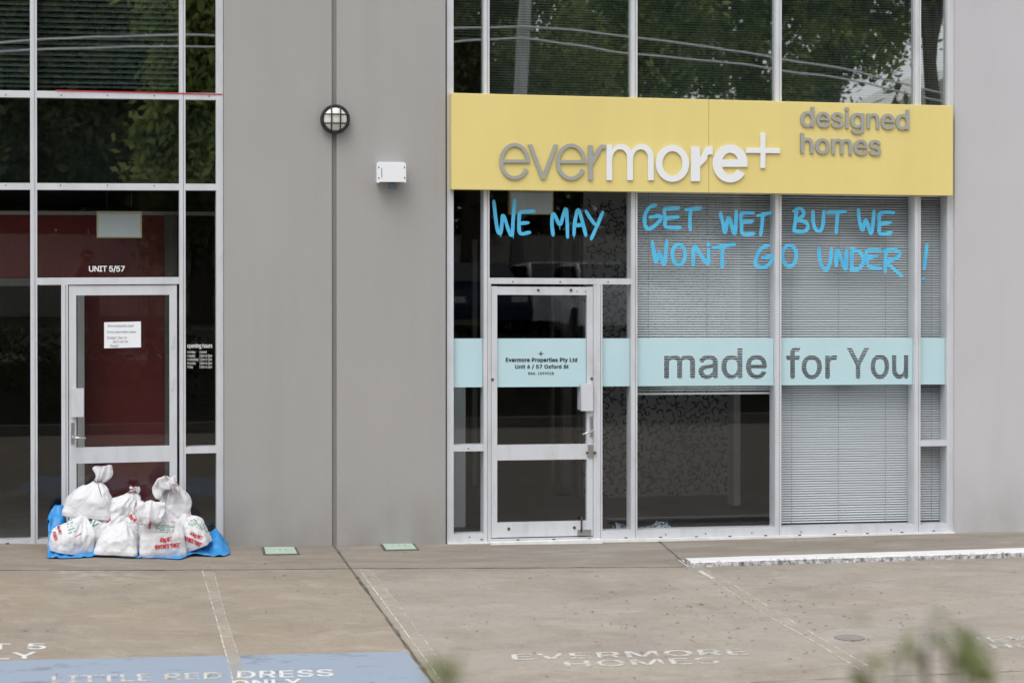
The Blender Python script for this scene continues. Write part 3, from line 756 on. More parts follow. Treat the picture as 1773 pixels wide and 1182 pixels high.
# ---- blue spray-painted message, word by word
def s7(p): return (p[0]/3.476+760, p[1]/3.476+320)
def s8(p): return (p[0]/3.283+1240, p[1]/3.283+320)
def ell(cx, cy, rx, ry, n=14): return [(cx+rx*math.sin(2*math.pi*k/n), cy-ry*math.cos(2*math.pi*k/n)) for k in range(n+1)]
WORDS = [
 ('WE', s7, [[(330, 98), (340, 190), (352, 270), (370, 292), (378, 240), (384, 185), (400, 215), (420, 275), (440, 300), (447, 200), (456, 92)], [(572, 158), (525, 162), (488, 170), (482, 230), (490, 292), (546, 286)], [(490, 232), (538, 228)]]),
 ('MAY', s7, [[(687, 303), (680, 240), (683, 190), (694, 178), (728, 240), (748, 185), (765, 145), (772, 230), (774, 316)], [(812, 302), (818, 225), (838, 150), (864, 225), (884, 304)], [(818, 246), (862, 241)], [(884, 158), (908, 198), (938, 238)], [(985, 166), (952, 245), (916, 326)]]),
 ('GET', s7, [[(1305, 122), (1265, 138), (1240, 185), (1240, 240), (1262, 265), (1300, 245), (1333, 210), (1328, 188), (1270, 196)], [(1445, 140), (1400, 143), (1358, 150), (1362, 205), (1368, 252), (1450, 258)], [(1364, 202), (1440, 192)], [(1485, 150), (1575, 141)], [(1516, 150), (1510, 210), (1512, 270)]]),
 ('WET', s8, [[(24, 160), (38, 215), (50, 272), (72, 185), (105, 280), (115, 150)], [(210, 160), (145, 166), (145, 225), (152, 278), (215, 278)], [(148, 212), (205, 207)], [(235, 176), (310, 159)], [(264, 168), (260, 230), (252, 284)]]),
 ('BUT', s8, [[(456, 150), (450, 205), (442, 264)], [(440, 150), (475, 135), (497, 155), (488, 182), (458, 200), (508, 212), (521, 240), (502, 264), (445, 264)], [(550, 150), (552, 215), (567, 254), (590, 262), (606, 230), (612, 150)], [(630, 158), (735, 153)], [(690, 158), (686, 215), (682, 272)]]),
 ('WE', s8, [[(808, 142), (815, 205), (832, 258), (850, 200), (880, 276), (892, 215), (897, 150)], [(1010, 160), (970, 156), (930, 166), (928, 220), (932, 276), (995, 273)], [(930, 222), (992, 215)]]),
 ("WON'T", s7, [[(1285, 345), (1293, 400), (1305, 466), (1325, 410), (1355, 480), (1371, 338)], ell(1443, 420, 38, 62), [(1530, 485), (1535, 370), (1577, 425), (1620, 475), (1622, 392)], [(1619, 352), (1621, 366)], [(1648, 380), (1692, 372), (1778, 358)], [(1706, 378), (1704, 440), (1706, 496)]]),
 ('GO', s8, [[(300, 346), (255, 362), (226, 420), (228, 460), (280, 466), (318, 430), (320, 404), (266, 416)], ell(416, 403, 40, 60)]),
 ('UNDER', s8, [[(585, 360), (588, 420), (605, 468), (628, 480), (648, 440), (655, 365)], [(682, 460), (687, 370), (712, 425), (737, 480), (740, 370)], [(772, 368), (770, 425), (770, 482)], [(765, 366), (815, 382), (838, 430), (812, 475), (768, 484)], [(935, 372), (860, 374), (857, 425), (870, 465), (935, 473)], [(862, 414), (912, 405)], [(966, 375), (960, 430), (960, 495)], [(955, 376), (1008, 368), (1041, 386), (1028, 415), (968, 436), (1000, 470), (1052, 516)]]),
 ('!', s8, [[(1199, 340), (1190, 410), (1184, 476)], [(1174, 530), (1176, 535)]]),
]
for w, sc, strokes in WORDS:
    bm = B()
    for k, st in enumerate(strokes):
        p = [fac(*sc(q), GY-.001) for q in st]
        q = catmull(p, 6)
        r0 = .0165*(1 if w not in ('WE', 'MAY') or sc is s8 else .95)
        rad = [r0*(1+.16*mnoise.noise(Vector((i*.25, k*3.1, len(w)))))*(0.8 if i in (0, len(q)-1) else 1) for i in range(len(q))]
        for i_, qq in enumerate(q): qq.y = GY-.0014-.0007*k
        tube(bm, q, rad, 10, flat=.035)
        for e_, sgn in ((0, -1), (len(q)-1, 1)):
            disc(bm, (q[e_].x, q[e_].y, q[e_].z), rad[e_]*1.02, .0006+.00005*e_/len(q), 14)
    if w in ('WE', 'MAY') and sc is s7:
        for (dx, dy) in ([(372, 292), (447, 300)] if w == 'WE' else [(727, 245), (812, 300)]):
            p = fac(*s7((dx, dy)), GY-.001); tube(bm, [(p.x, GY-.0012, p.z), (p.x+.001, GY-.0012, p.z-.035)], [.004, .002], 6, flat=.2)
    o = obj('painted_word', bm, m_spray, RF.root)
    o['label'] = 'blue spray painted ' + ('exclamation mark' if w == '!' else 'word %s' % w)

# ---- inside the left unit: red wall with a lowered header
DR = 1.25
zt, zb_ = fac(200, 373, DR).z, fac(25, 481, DR).z
x_l, x_r = fac(147, 600, DR).x, fac(284, 600, DR).x
obj('red_partition', box(B(), x_l, x_r, DR, DR+.1, .085, zt), m_red, bld)
obj('red_partition', box(B(), -6, x_l-.003, DR+.002, DR+.102, zb_, zt), m_red, bld)
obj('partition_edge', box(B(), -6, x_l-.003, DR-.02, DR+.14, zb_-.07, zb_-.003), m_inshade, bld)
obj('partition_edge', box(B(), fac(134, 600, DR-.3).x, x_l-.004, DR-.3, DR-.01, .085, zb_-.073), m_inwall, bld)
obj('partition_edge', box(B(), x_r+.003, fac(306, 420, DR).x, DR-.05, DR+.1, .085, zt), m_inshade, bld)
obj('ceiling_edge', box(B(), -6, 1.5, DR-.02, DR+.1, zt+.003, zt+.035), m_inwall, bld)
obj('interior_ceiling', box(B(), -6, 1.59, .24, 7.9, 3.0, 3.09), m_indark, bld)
# ---- inside the right unit: damask wallpaper and a pillar
DW = 3.2
bm = box(B(), fac(1010, 700, DW).x, fac(1270, 700, DW).x, DW, DW+.12, -.035, 3.09)
wr_ = random.Random(12); xw0, xw1 = fac(1010, 700, DW).x+.05, fac(1270, 700, DW).x-.05
def ribbon(pts, wid):
    L_ = []
    for i, p_ in enumerate(pts):
        t_ = (pts[min(i+1, len(pts)-1)][0]-pts[max(i-1, 0)][0], pts[min(i+1, len(pts)-1)][1]-pts[max(i-1, 0)][1]); n_ = math.hypot(*t_) or 1
        w_ = wid*(.35+math.sin(math.pi*min(1, .12+i/(len(pts)-1)))*.9); ox, oz = -t_[1]/n_*w_, t_[0]/n_*w_
        L_.append((bm.verts.new((p_[0]+ox, DW-.002, p_[1]+oz)), bm.verts.new((p_[0]-ox, DW-.002, p_[1]-oz))))
    for (a1, b1), (a2, b2) in zip(L_, L_[1:]): bm.faces.new((a1, a2, b2, b1)).material_index = 1
zz_ = .03
while zz_ < 3.0:
    xx_ = xw0+(.06 if int(zz_/.088) % 2 else 0)
    while xx_ < xw1:
        cx_, cz_ = xx_+wr_.uniform(-.025, .025), zz_+wr_.uniform(-.025, .025); a0_ = wr_.uniform(0, 6.28); sg = wr_.choice((-1, 1)); r0 = wr_.uniform(.034, .052)
        sp = [(cx_+r0*(1-.8*i/15)*math.cos(a0_+sg*i*.36), cz_+r0*(1-.8*i/15)*math.sin(a0_+sg*i*.36)) for i in range(16)]
        ribbon(sp, .0052)
        tx, tz = sp[0]; d_ = a0_-sg*1.2
        ribbon([(tx+.055*u_*math.cos(d_+u_*sg*.8), tz+.055*u_*math.sin(d_+u_*sg*.8)) for u_ in [i/7 for i in range(8)]], .0055)
        for k_ in range(2):
            q_ = sp[3+4*k_]; d2_ = wr_.uniform(0, 6.28)
            ribbon([(q_[0]+.024*u_*math.cos(d2_), q_[1]+.024*u_*math.sin(d2_)) for u_ in [i/4 for i in range(5)]], .0085)
        xx_ += .098
    zz_ += .088
obj('papered_wall', bm, [m_paperwall, m_scroll], bld)
DP = 2.3
obj('pillar', box(B(), fac(1270.5, 700, DP).x, fac(1282, 700, DP).x, DP, DP+.2, -.035, 3.09), m_inwall, bld)
for x0_, x1_, dd in ((955, 960, 4.5), (975, 990, 4.2), (1003, 1006, 3.4), (818, 826, 4.6)):
    obj('door_post', box(B(), fac(x0_, 700, dd).x, fac(x1_, 700, dd).x, dd, dd+.12, -.035, 2.6), m_inwall, bld)

#==================================================================== THINGS ON AND IN THE BUILDING
def px_box(x0, y0, x1, y1, dep):
    a_, b_ = fac(x0, y1, dep), fac(x1, y0, dep); return a_.x, b_.x, a_.z, b_.z
# exit-light boxes hanging behind the glass
for (x0, y0, x1, y1, dd, lab) in ((167.5, 366, 245.5, 411.5, .55, 'pale cream edged light box hanging inside above the door with white UNIT 5/57 lettering'),
                                  (882.5, 330, 958, 371, .55, 'pale cream edged light box hanging inside behind the blue word WE')):
    a0, a1, b0, b1 = px_box(x0, y0, x1, y1, dd)
    t = thing('light_box', lab, 'light box', ((a0+a1)/2, dd, b0), 'light boxes hanging inside the doors')
    obj('casing', bbox(a0, a1, dd+.004, dd+.09, b0, b1, .006), m_cream, t)
    obj('diffuser', bbox(a0+.014, a1-.014, dd-.004, dd+.0035, b0+.012, b1-.02, .002), m_exit, t)
    bm = B(); tube(bm, [((a0+a1)/2-.1, dd+.05, b1), ((a0+a1)/2-.1, dd+.05, 3.0)], .003); tube(bm, [((a0+a1)/2+.1, dd+.05, b1), ((a0+a1)/2+.1, dd+.05, 3.0)], .003)
    obj('hanger', bm, m_black, t)
# venetian blinds
def blind(label, x0, x1, zt, zb, y, m, pitch=.0216, wid=.0250, tilt=37, cords=(), name='venetian_blind', group='venetian blinds in the shopfront', xref=None):
    t = thing(name, label, 'blind', ((x0+x1)/2, y, zt), group)
    sh = SR if xref is None else xref
    bm = B(); n = int((zt-.03-zb)/pitch); ca, sa = math.cos(R(tilt)), math.sin(R(tilt))
    for k in range(n):
        zc = zt-.035-pitch*k; P = []; tj = random.gauss(0, .012); bow = random.gauss(0, .0004)
        for q in (-.5, -.17, .17, .5):
            crown = .0022*(1-4*q*q)
            P.append((y+wid*q*(ca)+0, zc+wid*q*(sa+tj)+crown))
        nx = 7
        rows = [[bm.verts.new((x0+(x1-x0)*i/(nx-1), py, pz+bow*math.sin(math.pi*i/(nx-1))+0)) for (py, pz) in P] for i in range(nx)]
        for A_, C_ in zip(rows, rows[1:]):
            for i in range(3): bm.faces.new((A_[i], C_[i], C_[i+1], A_[i+1]))
    obj('slats', bm, m, t, smooth=True, shear=sh)
    obj('head_rail', bbox(x0, x1, y-.016, y+.016, zt-.018, zt+.02), m, t, shear=sh)
    obj('bottom_rail', bbox(x0, x1, y-.014, y+.014, zb-.012, zb+.006), m, t, shear=sh)
    if cords:
        for cx in cords:
            bm = B(); tube(bm, [(cx, y-.0145, zt), (cx, y-.0145, zb)], .0013, 6); obj('ladder_cord', bm, m_cord, t, shear=sh)
    return t
YB = .175
fx = lambda x: fac(x, 600, YB).x
blind('half lowered venetian blind above the patterned wallpaper, beside the door', fx(1098), fx(1337), 2.975, fac(1220, 680, YB).z, YB, m_blind, cords=[fx(1122), fx(1223), fx(1310)])
blind('wide venetian blind lowered to the floor behind the word You', fx(1348), fx(1575.5), 2.975, .052, YB, m_blind, cords=[fx(1370), fx(1451), fx(1532)])
blind('narrow venetian blind in the end window behind the exclamation mark', fx(1590), fx(1633), 2.975, .052, YB, m_blind, cords=[fx(1612)])
for i, (a_, b_) in enumerate(cR):
    lab = ['upstairs blind in the narrow window by the grey wall, above the yellow sign', 'upstairs blind behind the reflected grey pole, above the yellow sign', 'upstairs blind directly above the plus and letters ore of the sign',
           'upstairs blind above the words designed homes on the sign', 'upstairs blind in the narrow end window beside the pale lilac wall'][i]
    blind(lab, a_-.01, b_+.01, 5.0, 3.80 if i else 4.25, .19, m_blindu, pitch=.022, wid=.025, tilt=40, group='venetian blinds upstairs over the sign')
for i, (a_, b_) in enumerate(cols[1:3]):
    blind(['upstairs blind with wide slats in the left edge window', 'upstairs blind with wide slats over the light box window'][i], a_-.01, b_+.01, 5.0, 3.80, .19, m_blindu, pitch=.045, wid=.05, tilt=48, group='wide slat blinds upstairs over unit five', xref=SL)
# pale board leaning inside by the left sidelight
p0, p1 = fac(786, 898, 1.3), fac(806, 898, 1.3)
bm = box(B(), p0.x-.3, p1.x, 1.30, 1.33, -.035, 1.5); bevel(bm, .003)
t = tag(obj('board', bm, m_pale, loc=(p0.x, 1.3, -.035)), 'tall pale board standing inside the narrow window left of the door', 'board')
# patterned cloth on the floor inside
c0, c1 = fac(1064, 906, .75), fac(1157, 904, .75)
nx, ny = 60, 16; V = []; F = []
for i in range(nx):
    for j in range(ny):
        u, v = i/(nx-1), j/(ny-1)
        x = c0.x+(c1.x-c0.x)*u; y = .62+.24*v+.03*math.sin(u*9)
        z = -.033+.012+.085*max(0, mnoise.fractal(Vector((u*6, v*3, 2.2)), 1, 2, 4)+.35)*math.sin(math.pi*v)**.6*(.6+.4*math.cos(u*7))
        V.append((x, y, z))
for i in range(nx-1):
    for j in range(ny-1): F.append((i*ny+j, (i+1)*ny+j, (i+1)*ny+j+1, i*ny+j+1))
o = np_mesh('cloth', V, F, m_cloth, loc=(c0.x, .7, -.03), smooth=True)
o.modifiers.new('thickness', 'SOLIDIFY').thickness = .004
tag(o, 'crumpled blue and white patterned cloth on the dark floor inside the window', 'cloth')

# handwritten notice
t = thing('paper_notice', 'handwritten white paper notice taped inside the glass of the left door', 'notice', fac(212, 602, .034))
a0, a1, b0, b1 = px_box(180.4, 556.9, 244, 602.2, .034)
bm = box(B(), a0, a1, .0335, .0345, b0, b1)
for v in bm.verts: v.co.z += -.0025*(1 if v.co.x < .2 else -1)
obj('sheet', bm, m_paper, t)
vt = [("We've temporarily closed", 185.5, 567.2, 45, 5.2), ('For any urgent matters, please', 184.6, 577.6, 50, 5.0), ('Contact  Sue  on', 184.8, 587.0, 34, 4.6), ('0421 668 746', 195, 593.4, 26, 4.0), ('Thanks!', 189.5, 601.0, 15, 4.2)]
for body, x, yb, w, h in vt:
    v, f, _ = glyphs(body, -.006)
    v[:, 0] += .0*v[:, 1]
    w_ = place(v, fac(x, yb, .0332), fac(x+w, yb-.4, .0332), fac(x+1.5, yb-h, .0332), .0004, (0, -1, 0))
    obj('handwriting', bm_from(w_, f), m_ink, t)

# ---- yellow sign with raised letters
SD = -.10
q = {'bl': fac(782, 328, SD), 'br': fac(1650, 339, SD), 'tl': fac(782, 161, SD), 'tr': fac(1650, 183, SD)}
sign = thing('fascia_sign', 'long yellow fascia sign with raised grey and white letters over the right shopfront', 'sign', q['bl'])
seam = fac(1227.5, 300, SD).x
def sx_(a, b, x): return a.lerp(b, (x-a.x)/(b.x-a.x))
def sign_slab(xa_, xb_):
    bm = B(); lo = [sx_(q['bl'], q['br'], x) for x in (xa_, xb_)]; hi = [sx_(q['tl'], q['tr'], x) for x in (xa_, xb_)]
    v = [bm.verts.new(p) for p in (lo[0], lo[1], hi[1], hi[0])]
    w = [bm.verts.new((p.co.x, -.001, p.co.z)) for p in v]
    bm.faces.new(v); bm.faces.new(w[::-1])
    for i in range(4): bm.faces.new((v[i], w[i], w[(i+1) % 4], v[(i+1) % 4]))
    bmesh.ops.recalc_face_normals(bm, faces=bm.faces); return bevel(bm, .004)
obj('sign_panel', sign_slab(q['bl'].x, seam-.0012), m_yellow, sign); obj('sign_panel', sign_slab(seam+.0012, q['br'].x), m_yellow, sign)
LD = SD-.004
def slab(outs, m, name='letter'):
    """raised letter from flat outlines in photo measure: ('strip', outer, inner) or ('poly', points); th in front of LD"""
    bm = B()
    for k, (kind, *d_) in enumerate(outs):
        f0, f1 = LD-.014-.0003*k, LD
        def v_(p, y): q_ = fac(p[0], p[1], LD); return bm.verts.new((q_.x, y, q_.z))
        if kind == 'poly':
            A_ = [v_(p, f0) for p in d_[0]]; C_ = [v_(p, f1) for p in d_[0]]; n = len(A_)
            bm.faces.new(A_); bm.faces.new(C_[::-1])
            for i in range(n): bm.faces.new((A_[i], C_[i], C_[(i+1) % n], A_[(i+1) % n]))
        else:
            o_, i_ = d_; n = len(o_); cl = len(d_) > 2
            Of, Ob, If, Ib = [v_(p, f0) for p in o_], [v_(p, f1) for p in o_], [v_(p, f0) for p in i_], [v_(p, f1) for p in i_]
            for i in range(n-1):
                for q_ in ((Of, Of, If, If), (Ob, Ob, Of, Of), (If, If, Ib, Ib), (Ib, Ib, Ob, Ob)):
                    bm.faces.new((q_[0][i], q_[1][i+1], q_[2][i+1], q_[3][i]))
            for i in (0, n-1): bm.faces.new((Of[i], Ob[i], Ib[i], If[i]))
    bmesh.ops.recalc_face_normals(bm, faces=bm.faces)
    return obj(name, bm, m, sign)
def arc(cx, cy, rx, ry, a0, a1, n=40):
    return [(cx+rx*math.cos(R(a0+(a1-a0)*i/n)), cy-ry*math.sin(R(a0+(a1-a0)*i/n))) for i in range(n+1)]
def let_e(x0, y0, x1, y1, w, m, term=-27, bw=None):
    cx, cy, rx, ry = (x0+x1)/2, (y0+y1)/2, (x1-x0)/2, (y1-y0)/2; bw = bw or w*.85
    bt = cy-bw*.55
    e_ = math.degrees(math.asin(-(bw*.45)/ry))
    outs = [('strip', arc(cx, cy, rx, ry, e_, 360+term), arc(cx, cy, rx-w, ry-w*.92, e_, 360+term)),
            ('poly', [(x0+w*.6, bt), (x1-.3, bt), (x1-.3, cy+bw*.45), (x0+w*.6, cy+bw*.45)])]
    return slab(outs, m)
def let_r(x0, y0, x1, y1, ws, wa, m, dx=1.0):
    H_ = y1-y0
    o_ = [(x1, y0), (x1-(x1-x0)*.28, y0+.8), (x0+ws+(x1-x0-ws)*.34, y0+H_*.13), (x0+ws*.98, y0+H_*.34)]
    i_ = [(x1, y0+wa), (x1-(x1-x0)*.22, y0+wa+1.2), (x0+ws+(x1-x0-ws)*.5, y0+wa+H_*.16), (x0+ws*.98, y0+H_*.58)]
    o2 = [(p.x, p.y) for p in catmull([(a_, b_, 0) for a_, b_ in o_], 8)]; i2 = [(p.x, p.y) for p in catmull([(a_, b_, 0) for a_, b_ in i_], 8)]
    return slab([('poly', [(x0, y0+.8), (x0+ws, y0+.8), (x0+ws, y1), (x0, y1)]), ('strip', o2, i2)], m)
def let_m(x0, y0, x1, y1, w, m):
    n = 18; outs = [('poly', [(x0, y0+1), (x0+w, y0+1), (x0+w, y1), (x0, y1)])]; span = (x1-x0-w)/2
    for k in (0, 1):
        a_ = x0+w*.55+k*span; b_ = x0+w+(k+1)*span; H_ = (y1-y0)*.40
        oc, ic = [], []
        cx = (a_+b_)/2; 
        oc = [(a_-(0 if k else 0), y0+H_*.95)]+arc(cx, y0+H_*.92, (b_-a_)/2, H_*.92, 178, 0, n)+[(b_, y1)]
        ic = [(a_+w*.5, y0+H_*1.05)]+arc(cx-w*.25, y0+H_*.98, (b_-a_)/2-w*.75, H_*.98-w*.92, 178, 0, n)+[(b_-w, y1)]
        outs.append(('strip', oc, ic))
    return slab(outs, m)
let_e(864.4, 248, 916.8, 311.3, 6.4, m_ltgrey)
slab([('poly', [(913.9, 250.3), (921, 250.3), (939.8, 301), (958.6, 250.3), (965.1, 250.3), (943, 310.7), (936.6, 310.7)])], m_ltgrey)
let_e(962.2, 249, 1014.6, 312.2, 6.6, m_ltgrey); let_r(1018, 250.8, 1047.7, 311.6, 7.6, 6.8, m_ltgrey)
let_m(1049.7, 250, 1131.1, 312.2, 9.6, m_ltwhite)
slab([('strip', arc(1163.6, 283.3, 28.8, 31.8, 0, 360, 60), arc(1163.6, 283.3, 17.4, 21.2, 0, 360, 60))], m_ltwhite)
let_r(1195.8, 253.4, 1233.2, 314, 15.6, 14.2, m_ltwhite); let_e(1233.4, 250.4, 1293.6, 316.2, 15.5, m_ltwhite, -33, 13)
# plus
a_, b_ = fac(1291, 260.6, LD), fac(1350, 261.6, LD); tp, bt = fac(1320.4, 230.4, LD), fac(1320.4, 291.5, LD)
bm = B(); hw = .022; zc = (a_.z+b_.z)/2; xc = tp.x
pts = [(a_.x, zc-hw), (xc-hw, zc-hw), (xc-hw, bt.z), (xc+hw, bt.z), (xc+hw, zc-hw), (b_.x, zc-hw), (b_.x, zc+hw), (xc+hw, zc+hw), (xc+hw, tp.z), (xc-hw, tp.z), (xc-hw, zc+hw), (a_.x, zc+hw)]
f1 = bm.faces.new([bm.verts.new((x, LD, z)) for x, z in pts]); r_ = bmesh.ops.extrude_face_region(bm, geom=[f1])
for v in r_['geom']:
    if isinstance(v, bmesh.types.BMVert): v.co.y -= .014
bmesh.ops.recalc_face_normals(bm, faces=bm.faces); obj('plus_mark', bevel(bm, .002), m_ltwhite, sign)
for body, bl_, br_, tl_ in (('designed', (1385.6, 229.6), (1573.5, 234.8), (1385.6, 183.6)), ('homes', (1385.6, 266), (1524.8, 270), (1385.6, 230.4))):
    v, f = fac_text(body, bl_, br_, tl_, LD, .013, .75, .98, res=8)
    for x0, x1, fl in islands(v, f):
        sv, sf = sub_mesh(v, f, fl); obj('letter', bm_from(sv, sf), m_ltgrey, sign)

# ---- bulkhead lamp
lc = fac(579.9, 206.9, -.06); lr = 24.9/204*1.0
lamp = thing('bulkhead_lamp', 'round black bulkhead lamp with caged white globe on the wall joint', 'wall lamp', (lc.x, WF, lc.z))
bm = B(); disc(bm, (lc.x, WF-.001, lc.z), lr*.98, .045, 48)
obj('base', bevel(bm, .008, 3), m_black, lamp, smooth=False)
bm = B(); nlat, nlon = 12, 40; rings = []
for i in range(nlat):
    a_ = math.pi/2*i/(nlat-1)
    rings.append([bm.verts.new((lc.x+lr*.82*math.cos(a_)*math.cos(2*math.pi*k/nlon), -.075-.06*math.sin(a_), lc.z+lr*.82*math.cos(a_)*math.sin(2*math.pi*k/nlon))) for k in range(nlon)] if i < nlat-1 else [bm.verts.new((lc.x, -.135, lc.z))])
for A_, C_ in zip(rings, rings[1:]):
    for k in range(nlon):
        if len(C_) == 1: bm.faces.new((A_[k], A_[(k+1) % nlon], C_[0]))
        else: bm.faces.new((A_[k], A_[(k+1) % nlon], C_[(k+1) % nlon], C_[k]))
obj('globe', bm, m_opal, lamp, smooth=True)
bm = B(); ring = [(lr*.80, -.075), (lr*1.0, -.075), (lr*1.0, -.092), (lr*.93, -.102), (lr*.84, -.102), (lr*.80, -.095)]; n = 48
P = [[bm.verts.new((lc.x+r_*math.cos(2*math.pi*k/n), y_, lc.z+r_*math.sin(2*math.pi*k/n))) for r_, y_ in ring] for k in range(n)]
for k in range(n):
    for j in range(6): bm.faces.new((P[k][j], P[(k+1) % n][j], P[(k+1) % n][(j+1) % 6], P[k][(j+1) % 6]))
bmesh.ops.recalc_face_normals(bm, faces=bm.faces)
obj('rim', bm, m_black, lamp)
def bar(o_, vert):
    pts = []
    for i in range(17):
        s_ = -1+2*i/16; half = math.sqrt(max(0, (lr*.9)**2-o_**2)); c_ = s_*half
        rr = math.sqrt(o_*o_+c_*c_); y_ = -.098-.05*math.sqrt(max(0, 1-(rr/(lr*.92))**2))
        pts.append((lc.x+(o_ if vert else c_), y_, lc.z+(c_ if vert else o_)))
    return tube(B(), pts, .0062, 8)
for s_ in (-1, 1):
    obj('guard_bar', bar(s_*.037, True), m_black, lamp, smooth=True); obj('guard_bar', bar(s_*.037, False), m_black, lamp, smooth=True)

# ---- white sensor / aerial box
t = thing('junction_box', 'small white metal box with blue grey outlet on the wall beside the yellow sign', 'box', fac(678, 316, WF))
a0, a1, b0, b1 = px_box(655, 281, 701, 314.5, -.17)
bm = bbox(a0, a1, -.17, WF-.001, b0, b1, .004); obj('casing', bm, m_box, t)
a2, a3, b2, b3 = px_box(652.5, 282.5, 703, 316.5, -.175)
bm = B(); box(bm, a2, a0+.008, -.178, -.171, b2, b3-.003); box(bm, a1-.006, a3, -.178, -.171, b2+.004, b3-.004); box(bm, a0+.004, a1-.004, -.179, -.1705, b2+.008, b3+.003)
obj('cover', bevel(bm, .002), m_box, t)
bm = B()
for x, y in ((656, 290), (656, 308.5), (700.5, 290), (700.5, 308)): p = fac(x, y, -.179); disc(bm, (p.x, -.178, p.z), .006, .002, 10)
obj('screw', bm, m_dark, t)
bm = B(); p = fac(661, 291, -.18)
for k in range(9): box(bm, p.x-.003, p.x+.003, -.1805, -.1788, p.z-.009*k-.006, p.z-.009*k)
obj('vent_slot', bm, m_screw, t)
p = fac(679.7, 319, -.10); bm = B(); tube(bm, [(p.x, -.10, b0+.005), (p.x, -.10, b0-.06)], [.032, .032], 20)
obj('outlet', bm, m_bluegrey, t, smooth=False)

# ---- pit lids
for (qs, lab) in (([(456, 961), (519, 960), (512.5, 947.2), (453, 947.6)], 'pale green pit lid in the concrete, between the sandbags and the wall joint'),
                  ([(665, 953.4), (726, 952.2), (716, 940.6), (657, 941)], 'pale green pit lid in the concrete, near the right shopfront')):
    g = [gpt(*p_) for p_ in qs]; c_ = sum(g, Vector())/4
    t = thing('pit_lid', lab, 'pit lid', c_, 'pit lids in the apron')
    def prism(scale, z0, z1):
        bm = B(); lo, hi = [], []
        for p_ in g:
            r2 = c_+(p_-c_)*scale; r2.z = gz(r2.x, r2.y); lo.append(bm.verts.new(r2+Vector((0, 0, z0)))); hi.append(bm.verts.new(r2+Vector((0, 0, z1))))
        bm.faces.new(hi); bm.faces.new(lo[::-1])
        for i in range(4): bm.faces.new((lo[i], lo[(i+1) % 4], hi[(i+1) % 4], hi[i]))
        bmesh.ops.recalc_face_normals(bm, faces=bm.faces); return bm
    obj('surround', prism(1.0, -.01, .006), m_lidf, t); obj('lid', prism(.86, -.005, .010), m_lid, t)
    bm = B()
    for dx in (-.05, .0, .05): disc(bm, (c_.x+dx, c_.y+.02, gz(c_.x, c_.y)+.0098), .008, .002, 8, 'z')
    obj('lid_bolt', bm, m_screw, t)
p = gpt(1471, 1104); bm = disc(B(), (p.x, p.y, p.z-.01), .10, .016, 28, 'z')
tag(obj('drain_cover', bm, m_drain, loc=p), 'small round grey drain cover set in the concrete at right', 'drain cover')

